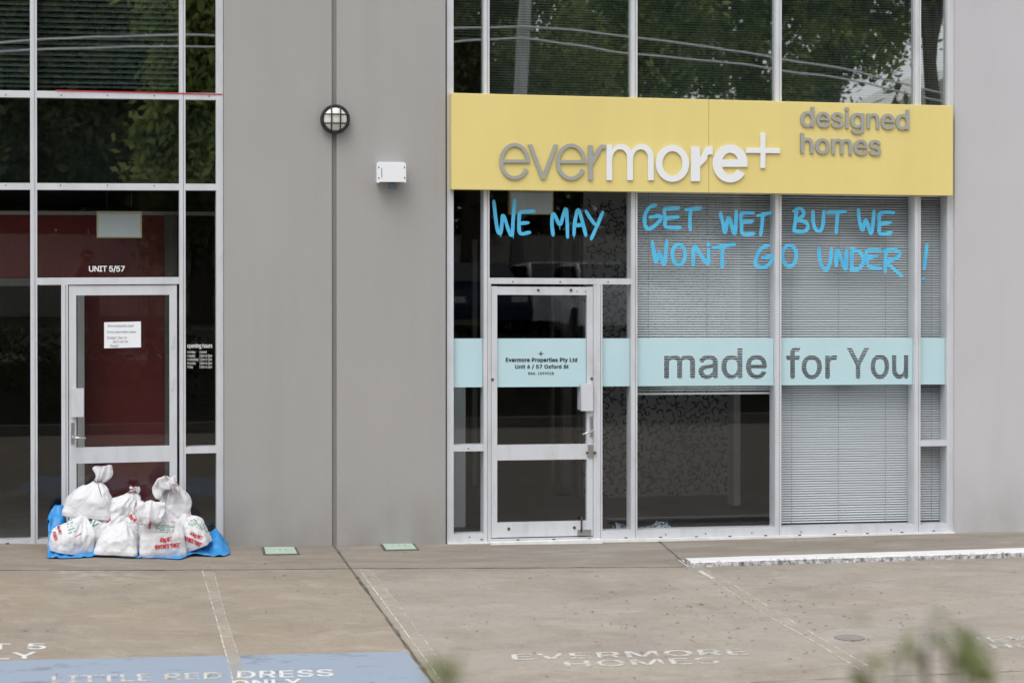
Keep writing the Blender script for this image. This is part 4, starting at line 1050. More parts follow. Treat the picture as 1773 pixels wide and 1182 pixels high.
#==================================================================== SANDBAGS
def smooth(a, b, x):
    t = min(max((x-a)/(b-a), 0), 1); return t*t*(3-2*t)
def sandbag(label, base, w, d, h, rot=(0, 0, 0), neck=(0, 0), tail=None, seed=0, squash=3.0, tie=True, crease=1.0, corner=1.0, taper=.28, shoulder=.52):
    """base: centre of the underside; w,d,h full sizes; neck: offset of the neck at the top; tail: polyline (offsets from neck, width, depth)"""
    t = thing('sandbag', label, 'sandbag', base, 'white sandbags piled at the left door')
    Rm = Matrix.Rotation(rot[2], 4, 'Z') @ Matrix.Rotation(rot[1], 4, 'Y') @ Matrix.Rotation(rot[0], 4, 'X')
    base = Vector(base); nth = 112; bm = B(); rings = []
    prof = []
    nb = 52
    for i in range(nb+1):
        s_ = i/nb
        if s_ < .14: r_ = .93*(s_/.14)**.7; z_ = 0; q_ = 0
        else:
            q_ = (s_-.14)/.86; z_ = q_
            top = 1-max(0, (q_-shoulder)/(1-shoulder))**2.1*(1-.13/(1-taper))
            r_ = (.93+.07*smooth(0, .16, q_))*(1-taper*q_)*top
        prof.append((r_, z_, s_))
    nl = random.Random(seed); ph = [nl.uniform(0, 6.28) for _ in range(6)]
    nk = Vector((neck[0], neck[1], h*1.02))
    for r_, z_, s_ in prof:
        e_ = squash-(squash-2.0)*smooth(.45, .95, s_)
        up_ = smooth(.52, 1.0, s_); off = Vector((neck[0]*up_, neck[1]*up_, 0)); ring_ = []
        for k in range(nth):
            a_ = 2*math.pi*k/nth; ca, sa = math.cos(a_), math.sin(a_)
            sup = (abs(ca)**e_+abs(sa)**e_)**(-1/e_)
            pl = (1-abs(math.sin(5.5*a_+ph[0]+2.2*math.sin(2*a_)))*2)*.6+(1-abs(math.sin(8.5*a_+ph[1]))*2)*.35+math.sin(4*a_+ph[2])*.3
            rr = r_*sup*(1+.15*crease*pl*smooth(.40, .88, s_)*min(1, r_*2.2))
            x = ca*rr*w/2; y = sa*rr*d/2; z = z_*h
            p = Vector((x, y, z))+off
            if s_ >= .1:
                nv = Vector((x*2/w, y*2/d, (z/h-.45)*1.2)); nv = nv.normalized() if nv.length > 1e-6 else Vector((0, 0, 1))
                sv = Vector((seed*7.3, seed*1.9, 0))
                f1 = mnoise.noise(p*9+sv); f2 = mnoise.noise(p*20+sv*2)
                # soft creases: ridged noise
                f3 = 1-abs(mnoise.noise(Vector((p.x*13, p.y*13, p.z*7))+sv*3))*2.4
                f4 = 1-abs(mnoise.noise(Vector((p.x*24, p.y*24, p.z*10))-sv))*2.6
                p += nv*(.012*f1+.004*f2+.012*crease*max(f3, 0)*smooth(.15, .5, s_)+.006*crease*max(f4, 0)*smooth(.1, .4, s_))
                cf = (abs(2*ca*sa)**5)*smooth(.42, .14, s_)*corner; p.x *= 1+.09*cf; p.y *= 1+.09*cf
                if p.z < 0: p.z = .001*nl.random()
            ring_.append(bm.verts.new(p))
        rings.append(ring_)
    last = [v.co.copy() for v in rings[-1]]; c0_ = sum(last, Vector())/nth
    nkp = c0_.copy()
    if tail:
        pts = [c0_]+[c0_+Vector(q_[0]) for q_ in tail]; ws = [.030]+[q_[1] for q_ in tail]; ds = [.026]+[q_[2] for q_ in tail]
        cp = catmull(pts, 7); m_ = len(cp)
        for i in range(1, m_):
            f_ = i/(m_-1)*(len(pts)-1); i0 = min(int(f_), len(pts)-2); u_ = f_-i0
            wv = ws[i0]+(ws[i0+1]-ws[i0])*u_; dv = ds[i0]+(ds[i0+1]-ds[i0])*u_
            tg = (cp[min(i+1, m_-1)]-cp[i-1]).normalized()
            ax = Vector((1, 0, 0))-tg*tg.x; ax = ax.normalized() if ax.length > .25 else Vector((0, 0, 1)).cross(tg).normalized()
            if abs(tg.x) > .95: ax = Vector((0, 0, 1))
            bx = tg.cross(ax).normalized()
            if bx.y < 0: bx = -bx
            ring_ = []
            for k in range(nth):
                a_ = 2*math.pi*k/nth; ca, sa = math.cos(a_), math.sin(a_)
                pl = math.sin(9*a_+ph[3])*.5+math.sin(14*a_+ph[4]+i*.1)*.35
                g_ = 1+.22*pl*(1-.4*i/m_)
                p = cp[i]+ax*(ca*wv*g_)+bx*(sa*dv*g_)
                p += bx*(math.sin(6*ca+ph[5]+i*.08)*.35+math.sin(11*ca+ph[4])*.2)*wv*.30*min(1, i/5)
                p += Vector((mnoise.noise(p*14+Vector((seed, 0, 0))), mnoise.noise(p*14+Vector((0, seed, 5))), mnoise.noise(p*14+Vector((0, 3, seed)))))*.020*min(1, i/6)
                if i == m_-1: p += tg*(.02*mnoise.noise(Vector((ca*2, sa*2, seed*3.3))))
                ring_.append(bm.verts.new(p))
            rings.append(ring_)
        bm.faces.new(rings[-1])
    else: bm.faces.new(rings[-1])
    for A_, C_ in zip(rings, rings[1:]):
        for k in range(nth): bm.faces.new((A_[k], A_[(k+1) % nth], C_[(k+1) % nth], C_[k]))
    for v in bm.verts: v.co = Rm @ v.co + base
    bmesh.ops.remove_doubles(bm, verts=bm.verts, dist=1e-5)
    bmesh.ops.recalc_face_normals(bm, faces=bm.faces)
    bvh = BVHTree.FromBMesh(bm)
    obj('sack', bm, m_bag, t, smooth=True)
    if tie:
        nw = Rm @ nkp + base; nd = (Rm @ Vector((neck[0]*.4, neck[1]*.4, 1)).to_4d()).to_3d().normalized()
        a_ = nd.orthogonal().normalized(); b2 = nd.cross(a_)
        pts = [nw+a_*(.037*math.cos(x_))+b2*(.034*math.sin(x_))+nd*(.004*math.sin(3*x_)) for x_ in [2*math.pi*k/20 for k in range(21)]]
        bm = B(); tube(bm, pts, .0035, 6); obj('tie', bm, m_tie, t, smooth=True)
    return t, bvh
def on_bag(t, bvh, body, px, m, offset=.01, name='print', dep=-2.0, lift=.0022):
    """print lettering onto the face of a bag turned to the lot"""
    v, f, _ = glyphs(body, offset, 1.0, 4)
    front = [q_ for q_ in f if all(v[i][2] > .5 for i in q_)]
    bl, br, tl = (fac(*p, -.5) for p in px)
    w_ = place(v, bl, br, tl, 0, (0, -1, 0))
    bm = B()
    for k, (dx, dz) in enumerate(((-.0016, 0), (.0016, 0), (0, .001), (0, -.001))):
        vs = {}; b2 = B()
        for q_ in front:
            for i in q_:
                if i not in vs: vs[i] = b2.verts.new(w_[i]+np.array((dx, 0, dz)))
            try: b2.faces.new([vs[i] for i in q_])
            except ValueError: pass
        project(b2, bvh, lift+.0004*k); mt = bpy.data.meshes.new('p'); b2.to_mesh(mt); b2.free(); bm.from_mesh(mt); bpy.data.meshes.remove(mt)
    return finish_print(bm, t, m, name)
def project(bm, bvh, lift):
    bmesh.ops.subdivide_edges(bm, edges=[e for e in bm.edges if e.calc_length() > .012], cuts=1)
    dead = []
    for v in bm.verts:
        d_ = (v.co-CAM).normalized(); h_ = bvh.ray_cast(CAM, d_)
        if h_[0] is None: dead.append(v)
        else: v.co = h_[0]+h_[1]*(lift if h_[1].dot(d_) < 0 else -lift)
    bmesh.ops.delete(bm, geom=dead, context='VERTS')
def finish_print(bm, t, m, name):
    if not bm.faces: bm.free(); return None
    return obj(name, bm, m, t)
def scribble(t, bvh, px0, px1, px2, rows, m, name='print', lift=.0022, fill=.8, seed=1):
    """lines of print too small to read: rows of short dashes inside the parallelogram bl, br, tl"""
    bl, br, tl = (fac(*p, -.5) for p in (px0, px1, px2)); r_ = random.Random(seed); bm = B()
    for k in range(rows):
        v0 = (k+.18)/rows; v1 = (k+.66)/rows; u = r_.uniform(0, .08)
        while u < .97:
            du = r_.uniform(.02, .055)
            if r_.random() < fill: quad(bm, *[bl+(br-bl)*a_+(tl-bl)*b_ for a_, b_ in ((u, v0+r_.uniform(0, .3)/rows*.4), (min(u+du, 1), v0), (min(u+du, 1), v1), (u, v1))])
            u += du+r_.uniform(.008, .02)
    project(bm, bvh, lift); return finish_print(bm, t, m, name)
def gbase(px, py, back=0.0):
    p = gpt(px, py); p.y += back; p.z = gz(p.x, p.y); return p

gb = lambda px, dep: Vector((fac(px, 900, dep).x, dep, gz(fac(px, 900, dep).x, dep)+.012))
# front row
t9, v9 = sandbag('upright white bag with red 40kg lettering at front centre right of the pile', gb(280, -.53), .365, .27, .33, (R(7), 0, R(4)), (-.01, .03),
                 [((-.01, -.02, .03), .05, .028), ((-.045, -.07, .075), .08, .022), ((-.08, -.12, .07), .105, .018), ((-.095, -.15, .0), .10, .016), ((-.085, -.16, -.055), .08, .013)], 9, 6.0, taper=.22, shoulder=.62, crease=.8)
on_bag(t9, v9, '40kg NET', ((277.5, 940.5), (298, 938), (276.5, 931)), m_bagred)
on_bag(t9, v9, 'BENTONITE "FINES"', ((269, 950.5), (311, 946), (268.5, 943.5)), m_bagred)
scribble(t9, v9, (266, 921.5), (301, 922.5), (268, 907), 5, m_baggreen, seed=3)
on_bag(t9, v9, 'FINES', ((258, 902), (257, 915), (261.5, 902)), m_bagred)
scribble(t9, v9, (295, 904), (302, 908), (297, 899), 2, m_bagred, seed=5, fill=1)
t8, v8 = sandbag('plain white bag slumped at front centre left of the pile', gb(203.5, -.53), .36, .30, .245, (R(-2), R(3), R(-10)), (.025, .06), None, 8, 4.0, tie=False, crease=.75, taper=.42, shoulder=.6, corner=1.4)
t5, v5 = sandbag('white bag with sideways red and green print at the left front end', gb(121, -.50), .325, .29, .275, (R(2), R(10), R(24)), (.055, .02), None, 5, 3.2, tie=False, crease=1.2, taper=.20, shoulder=.45)
scribble(t5, v5, (119, 925), (131, 921), (112, 900), 5, m_baggreen, seed=8, fill=.8)
on_bag(t5, v5, '40kg NET', ((97.5, 908), (101, 924.5), (103.5, 907)), m_bagred)
on_bag(t5, v5, 'FINES', ((91, 921), (94.5, 935), (96.5, 920)), m_bagred)
scribble(t5, v5, (130, 931), (141, 925), (129, 927), 1, m_bagred, seed=9, fill=1)
t10, v10 = sandbag('white bag with red 40kg lettering tilted at the right end on blue tarp', gb(336, -.42)+Vector((0, 0, .03)), .285, .27, .28, (R(2), R(-20), R(-14)), (.0, .03), None, 10, 4.5, tie=False, crease=.9, taper=.22, shoulder=.6)
on_bag(t10, v10, '40kg NET', ((328, 926.5), (349, 936), (330.5, 919)), m_bagred)
on_bag(t10, v10, 'BENTONITE "FINES"', ((316, 932.5), (347, 946), (318, 926)), m_bagred)
scribble(t10, v10, (324.5, 907), (360, 922), (331, 895.5), 5, m_baggreen, seed=12)
scribble(t10, v10, (323, 896), (340, 889), (321, 890), 2, m_bagred, seed=13, fill=1)
# second row behind
t6, v6 = sandbag('white bag with large green letters wedged behind the front left bags', gb(168, -.36), .37, .25, .345, (R(-4), R(14), R(10)), (.12, -.02), None, 6, 3.0, tie=False, taper=.3)
on_bag(t6, v6, 'AV', ((150, 901.5), (163, 914.5), (158, 893)), m_baggreen)
on_bag(t6, v6, 'FA', ((178.5, 893), (185.5, 905), (187, 890.5)), m_bagred)
scribble(t6, v6, (171, 902), (178, 906), (175, 890), 3, m_baggreen, seed=15, fill=.8)
scribble(t6, v6, (175, 926), (182, 921), (175, 922), 1, m_bagred, seed=15, fill=1)
t7, v7 = sandbag('white bag with red print showing between the front bags at mid pile', gb(229, -.31), .27, .24, .335, (R(0), R(-4), R(6)), (.0, .02), None, 7, 3.0, tie=False, crease=1.3, taper=.25)
on_bag(t7, v7, '40kg NET', ((219, 893), (235, 908), (224, 887)), m_bagred)
scribble(t7, v7, (229, 889), (237, 898), (232, 886), 2, m_bagred, seed=18, fill=1)
# top row
zz = lambda px, py, dep: Vector((fac(px, py, dep).x, dep, fac(px, py, dep).z))
t1_, v1_ = sandbag('big white bag with tied neck and tail standing up, top left of pile', zz(150, 893, -.30), .40, .28, .285, (R(2), R(7), R(-4)), (.055, .02),
                   [((.004, 0, .015), .032, .026), ((.022, 0, .05), .06, .026), ((.030, 0, .09), .074, .022), ((.022, 0, .125), .066, .016)], 1, 3.2, taper=.34, shoulder=.42, corner=1.5, crease=.7)
bm = B()
pp = []
for k in range(8):
    p = fac(169.5+.9*k, 836+3.4*k, -.33); d_ = (p-CAM).normalized(); h_ = v1_.ray_cast(CAM, d_)
    if h_[0] is not None: pp.append(h_[0]-d_*.003)
if len(pp) > 1: tube(bm, pp, .0022, 6); obj('tie_tail', bm, m_tie, t1_)
else: bm.free()
t2_, v2_ = sandbag('low white bag with printed twisted tail at the top middle of the pile', zz(209, 897, -.27), .285, .24, .205, (R(3), R(4), R(12)), (.075, .0), 
                   [((.012, 0, .006), .03, .022), ((.020, 0, .022), .040, .022), ((.022, 0, .038), .032, .016)], 2, 3.0, taper=.25, shoulder=.45, crease=1.2)
scribble(t2_, v2_, (223, 856), (236, 851), (222, 846), 2, m_bagred, seed=21, fill=1)
scribble(t2_, v2_, (229, 857), (239, 854), (228, 853), 1, m_baggreen, seed=22, fill=1)
t4_, v4_ = sandbag('white bag at the top right of the pile with its tail twisted to the left', zz(303, 899, -.27), .235, .24, .285, (R(2), R(2), R(10)), (-.03, -.06),
                   [((-.025, -.03, -.02), .045, .028), ((-.07, -.06, -.03), .10, .020), ((-.105, -.06, -.005), .105, .016), ((-.13, -.06, .055), .04, .010)], 4, 3.2, taper=.18, shoulder=.5)
scribble(t4_, v4_, (298, 840), (316, 843), (298, 836), 1, m_bagred, seed=25, fill=1)

# ---- blue tarpaulin under the pile
nx, ny = 110, 44; V = []; F = []
xl, xrr = fac(83, 930, -.5).x, fac(396, 930, -.3).x
for i in range(nx):
    u = i/(nx-1); x = xl+(xrr-xl)*u
    fy = -.70+.10*math.sin(u*5.0)*.4-.05*math.exp(-((u-.07)/.08)**2)+.16*smooth(.70, .80, u)-.02*mnoise.noise(Vector((u*9, 0, 4)))+.05*math.exp(-((u-.30)/.05)**2)
    fy += .10*smooth(.95, 1, u)
    by = -.14-.10*smooth(.03, 0, u)
    for j in range(ny):
        v = j/(ny-1); y = fy+(by-fy)*v
        e_ = math.exp(-((u-.045)/.075)**2)*.30*smooth(.25, .9, v)*(1-.35*smooth(.9, 1, v))
        e_ += math.exp(-((u-.93)/.055)**2)*.13*smooth(.15, .9, v)*(1-.2*smooth(.9, 1, v))
        e_ += .045*math.exp(-((u-.255)/.03)**2)*smooth(0, .3, v)+.02*math.exp(-((u-.80)/.05)**2)
        wr = mnoise.fractal(Vector((u*22, v*5, 1.3)), 1, 2, 4)
        rid = 1-abs(mnoise.noise(Vector((u*15+v*4, v*7, 6))))*2
        z = gz(x, y)+.010+e_+max(0, .018*wr)+.026*max(0, rid)*smooth(0, .10, v)*(.5+4*e_)
        V.append((x+.01*wr*e_*10, y+.006*wr, z))
for i in range(nx-1):
    for j in range(ny-1): F.append((i*ny+j, (i+1)*ny+j, (i+1)*ny+j+1, i*ny+j+1))
o = np_mesh('tarpaulin', V, F, m_tarp, loc=(0, -.4, .1), smooth=True)
o.modifiers.new('thickness', 'SOLIDIFY').thickness = .003
tag(o, 'crumpled blue plastic tarpaulin spread under the white sandbags', 'tarpaulin')

#==================================================================== ACROSS THE LOT (seen mirrored in the glass, and the sprigs before the lens)
def mir(x, y, d):
    """the point d metres before the facade that the glass mirrors at photo position x, y"""
    p = fac(x, y, d); return Vector((p.x, -d, p.z))
def leaves(centers, per, spread, size, seed=0, aspect=2.2, droop=.3):
    g = np.random.default_rng(seed); C_ = np.repeat(np.asarray(centers, float), per, 0); n = len(C_)
    P = C_+g.normal(size=(n, 3))*spread
    a_ = g.normal(size=(n, 3)); a_[:, 2] -= droop; a_ /= np.linalg.norm(a_, axis=1)[:, None]
    b_ = np.cross(a_, g.normal(size=(n, 3))); b_ /= np.linalg.norm(b_, axis=1)[:, None]
    s_ = size*g.uniform(.6, 1.4, n)[:, None]; a_ = a_*s_; b_ = b_*s_/aspect
    V = np.stack([P-a_*.5, P+b_*.5, P+a_*.5, P-b_*.5], 1).reshape(-1, 3)
    F = [(4*i, 4*i+1, 4*i+2, 4*i+3) for i in range(n)]
    return V, F
def crown_points(n, c, rx, ry, rz, seed, hollow=.35, lobes=7):
    g = np.random.default_rng(seed); c = np.asarray(c, float)
    L_ = g.normal(size=(lobes, 3)); L_ /= np.linalg.norm(L_, axis=1)[:, None]; L_ = L_*np.array([rx, ry, rz])*.55
    out = []
    while len(out) < n:
        k = g.integers(lobes); p = g.normal(size=3); p /= np.linalg.norm(p); p *= g.uniform(hollow, 1)**.5
        out.append(c+L_[k]+p*np.array([rx, ry, rz])*.52)
    return np.array(out)
def tree(name, label, x, y, zg, h, rx, rz, m, seed, n=150, per=60, spread=.35, size=.3, cz=None):
    t = thing(name, label, 'tree', (x, y, zg), 'trees across the road')
    cz = cz if cz is not None else h-rz
    c = (x, y, zg+cz); P = crown_points(n, c, rx, rx*.8, rz, seed)
    r_ = random.Random(seed); bm = B()
    top = Vector((x+r_.uniform(-.5, .5), y, zg+cz))
    tube(bm, [(x, y, zg-.3), (x+.1, y, zg+cz*.5), top], [.28, .22, .12], 8)
    for k in range(9):
        q_ = Vector(P[r_.randrange(len(P))]); s_ = Vector((x, y, zg+cz*r_.uniform(.45, .9)))
        tube(bm, [s_, s_.lerp(q_, .5)+Vector((0, 0, .3)), q_], [.11, .07, .03], 6)
    obj('trunk', bm, m_bark, t)
    V, F = leaves(P, per, spread, size, seed)
    np_mesh('crown', V, F, m, t); return t
# big broad trees over the right shopfront, thinner dark ones further left
tr = mir(1095, 60, 37); tree('broad_tree', 'broad green tree mirrored above the letters more', tr.x, tr.y, .9, 13.5, 2.5, 4.2, m_leafm, 11, 170, 150, .34, .23)
tr = mir(945, 150, 35); tree('bushy_tree', 'low olive bushy tree mirrored right of the grey pole', tr.x, tr.y, .9, 8.4, 1.7, 3.0, m_leafb, 17, 110, 130, .32, .22)
tr = mir(1300, 40, 38); tree('broad_tree', 'broad green tree mirrored above the plus of the sign', tr.x, tr.y, .9, 14, 3.0, 4.8, m_leafm, 12, 180, 150, .34, .23)
tr = mir(1440, 20, 36); tree('broad_tree', 'tall green tree mirrored above the words designed homes', tr.x, tr.y, .9, 14.5, 2.3, 4.6, m_leafm, 13, 150, 150, .34, .23)
tr = mir(1615, 40, 34); tree('broad_tree', 'green tree mirrored in the end window by the lilac wall', tr.x, tr.y, .9, 13.2, 2.1, 2.6, m_leafm, 14, 120, 140, .32, .21)
tr = mir(812, 60, 33); tree('slender_tree', 'dark fine leaved tree mirrored left of the grey pole', tr.x, tr.y, .9, 13, 2.1, 5.2, m_leafd, 15, 150, 90, .3, .22)
tr = mir(345, 120, 30); tree('bamboo_like_tree', 'yellow green feathery tree mirrored beside the grey wall', tr.x, tr.y, .8, 10.5, 1.4, 4.9, m_leafb, 16, 150, 110, .3, .28)
for k, (px_, d_, h_) in enumerate(((40, 36, 15), (215, 38, 15.5), (-130, 35, 14), (-330, 36, 14), (480, 40, 14.5), (650, 40, 14))):
    tr = mir(px_, 100, d_)
    tree('dense_tree', ['dark dense tree mirrored in the left edge windows', 'dark dense tree mirrored over the light box window', 'dark dense tree beyond the left edge of the shopfront', 'outermost dark dense tree on the far left', 'dark dense tree facing the grey wall near the lamp', 'dark dense tree facing the grey wall near the white box'][k],
         tr.x, tr.y, .9, h_, 3.6, h_*.46, m_leafd, 30+k, 260, 110, .45, .36, cz=h_*.52)
# understorey behind the fence
cs = np.array([[rng.uniform(-22, 40), -39+rng.uniform(-1.5, 1.5), rng.uniform(.8, 5.0)+rng.uniform(0, 1.6)] for _ in range(1500)])
V, F = leaves(cs, 26, .5, .42, 5); o = np_mesh('hedge', V, F, m_leafd, loc=(8, -39, 1)); tag(o, 'dense dark hedge massed behind the paling fence', 'hedge', kind='stuff')
# paling fence
fe = thing('paling_fence', 'weathered timber paling fence across the road below the trees', 'fence', (6, -33, .9))
bm = B(); x = -20.0
while x < 32:
    box(bm, x, x+.11, -33.0, -32.98, .9, 2.95+.03*random.random()); x += .118
obj('palings', bm, m_fence, fe)
bm = B(); [box(bm, -20, 32, -33.08, -33.001, z, z+.08) for z in (1.3, 2.5)]; obj('rail', bm, m_fence, fe)
# house roof glimpsed far right
hp = mir(1590, 160, 60); hs_ = thing('house', 'pale gabled house mirrored above the right end of the sign', 'house', (hp.x, hp.y, 2))
obj('wall', box(B(), hp.x-4, hp.x+8, -66, -60, 1.5, 7.0), m_inwall, hs_)
bm = B(); A_ = [(hp.x-4.6, -59.4, 6.9), (hp.x+2, -59.4, 10.2), (hp.x+8.6, -59.4, 6.9)]; C2 = [(a_, -66.6, c_) for a_, _, c_ in A_]
vv = [bm.verts.new(p) for p in A_+C2]; bm.faces.new(vv[:3]); bm.faces.new(vv[5:2:-1])
for i, j in ((0, 1), (1, 2), (2, 0)): bm.faces.new((vv[i], vv[j], vv[j+3], vv[i+3]))
bmesh.ops.recalc_face_normals(bm, faces=bm.faces); obj('roof', bm, m_roof, hs_)
# power pole and the two cables
pa, pb = mir(902, 170, 28), mir(911, 0, 28)
pole = thing('power_pole', 'grey power pole mirrored in the window left of the letters more', 'pole', (pa.x-.1, -28, .8))
up_v = (pb-pa)
bm = B(); tube(bm, [Vector((pa.x-.12, -28, .5)), pa, pb, pb+up_v*.5], [.17, .155, .14, .13], 14); obj('post', bm, m_pole, pole, smooth=True)
topz = (pb+up_v*.45).z
obj('crossarm', box(B(), pa.x-.9, pa.x+1.1, -28.05, -27.8, topz-.3, topz-.18), m_pole, pole)
def cable(pts, d, lab):
    p = catmull([mir(*q_, d) for q_ in pts], 8); bm = tube(B(), p, .022, 6); o = obj('power_cable', bm, m_cable, loc=p[0], smooth=True)
    tag(o, lab, 'cable', 'overhead power cables'); return o
cable([(905, 45), (1000, 52), (1094, 63), (1240, 82), (1345, 101), (1480, 123), (1590, 150), (1760, 190)], 27.7, 'upper overhead cable running right from the grey pole')
cable([(905, 66), (1000, 78), (1094, 93), (1240, 106), (1345, 120), (1480, 139), (1560, 158), (1760, 205)], 27.7, 'lower overhead cable running right from the grey pole')
cable([(-120, 85), (0, 74), (150, 65), (300, 61), (500, 60), (700, 52), (905, 45)], 27.7, 'upper overhead cable running left from the grey pole')
cable([(-120, 98), (0, 89), (150, 83), (300, 80), (500, 80), (700, 76), (905, 66)], 27.7, 'lower overhead cable running left from the grey pole')
# parked cars
def car(label, x, y, zg, paint, seed=0):
    t = thing('parked_car', label, 'car', (x, y, zg), 'cars parked across the road')
    L2, Wd = 2.15, .86
    side = [(-L2, .35), (-L2, .72), (-L2+.25, .88), (-1.15, .98), (-.62, 1.40), (.75, 1.44), (1.45, 1.02), (L2-.1, .92), (L2, .6), (L2, .32)]
    bm = B(); Lx = []
    for s_ in (-1, -.93, .93, 1):
        Lx.append([bm.verts.new((x+s_*Wd*(1 if z_ < 1.0 else .78), y+q_, zg+z_-(0 if abs(s_) < 1 else .02))) for q_, z_ in side])
    for A_, C_ in zip(Lx, Lx[1:]):
        for i in range(len(side)): bm.faces.new((A_[i], A_[(i+1) % len(side)], C_[(i+1) % len(side)], C_[i]))
    bm.faces.new(Lx[0]); bm.faces.new(Lx[-1][::-1]); bmesh.ops.recalc_face_normals(bm, faces=bm.faces)
    body = obj('body', bm, paint, t)
    bm = B(); quad(bm, (x-.62, y+.80, zg+1.415), (x+.62, y+.80, zg+1.415), (x+.74, y+1.43, zg+1.06), (x-.74, y+1.43, zg+1.06))
    for v in bm.verts: v.co += Vector((0, .012, .012))
    obj('windscreen', bm, m_cwin, t)
    bm = B(); quad(bm, (x-.62, y-.66, zg+1.38), (x+.62, y-.66, zg+1.38), (x+.74, y-1.12, zg+1.01), (x-.74, y-1.12, zg+1.01))
    for v in bm.verts: v.co += Vector((0, -.012, .012))
    obj('rear_window', bm, m_cwin, t)
    for s_ in (-1, 1):
        bm = B(); quad(bm, *[(x+s_*(w_+.012), y+q_, zg+z_) for w_, q_, z_ in ((Wd*.99, -1.0, 1.0), (Wd*.99, 1.25, 1.02), (Wd*.80, .74, 1.38), (Wd*.80, -.58, 1.36))])
        obj('side_window', bm, m_cwin, t)
        obj('headlight', bbox(x+s_*.62-.16, x+s_*.62+.16, y+L2-.06, y+L2+.015, zg+.66, zg+.78, .02), m_lamp, t)
        for q_ in (-1.35, 1.32):
            bm = B(); c_ = Vector((x+s_*(Wd-.09), y+q_, zg+.31)); tube(bm, [c_-Vector((.1, 0, 0)), c_+Vector((.1, 0, 0))], .31, 20); w_ = obj('wheel', bm, m_rubber, t)
    return t
c_ = mir(958, 470, 23.6); car('pale hatchback mirrored in the pane over the right door', c_.x, -23.6, .86, m_silver)
c_ = mir(1042, 470, 20.8); car('pale hatchback mirrored nearer and right of the other pale one', c_.x, -20.8, .86, m_silver)
c_ = mir(812, 470, 23.8); car('dark blue car mirrored in the narrow window by the grey wall', c_.x, -23.8, .86, m_navy)

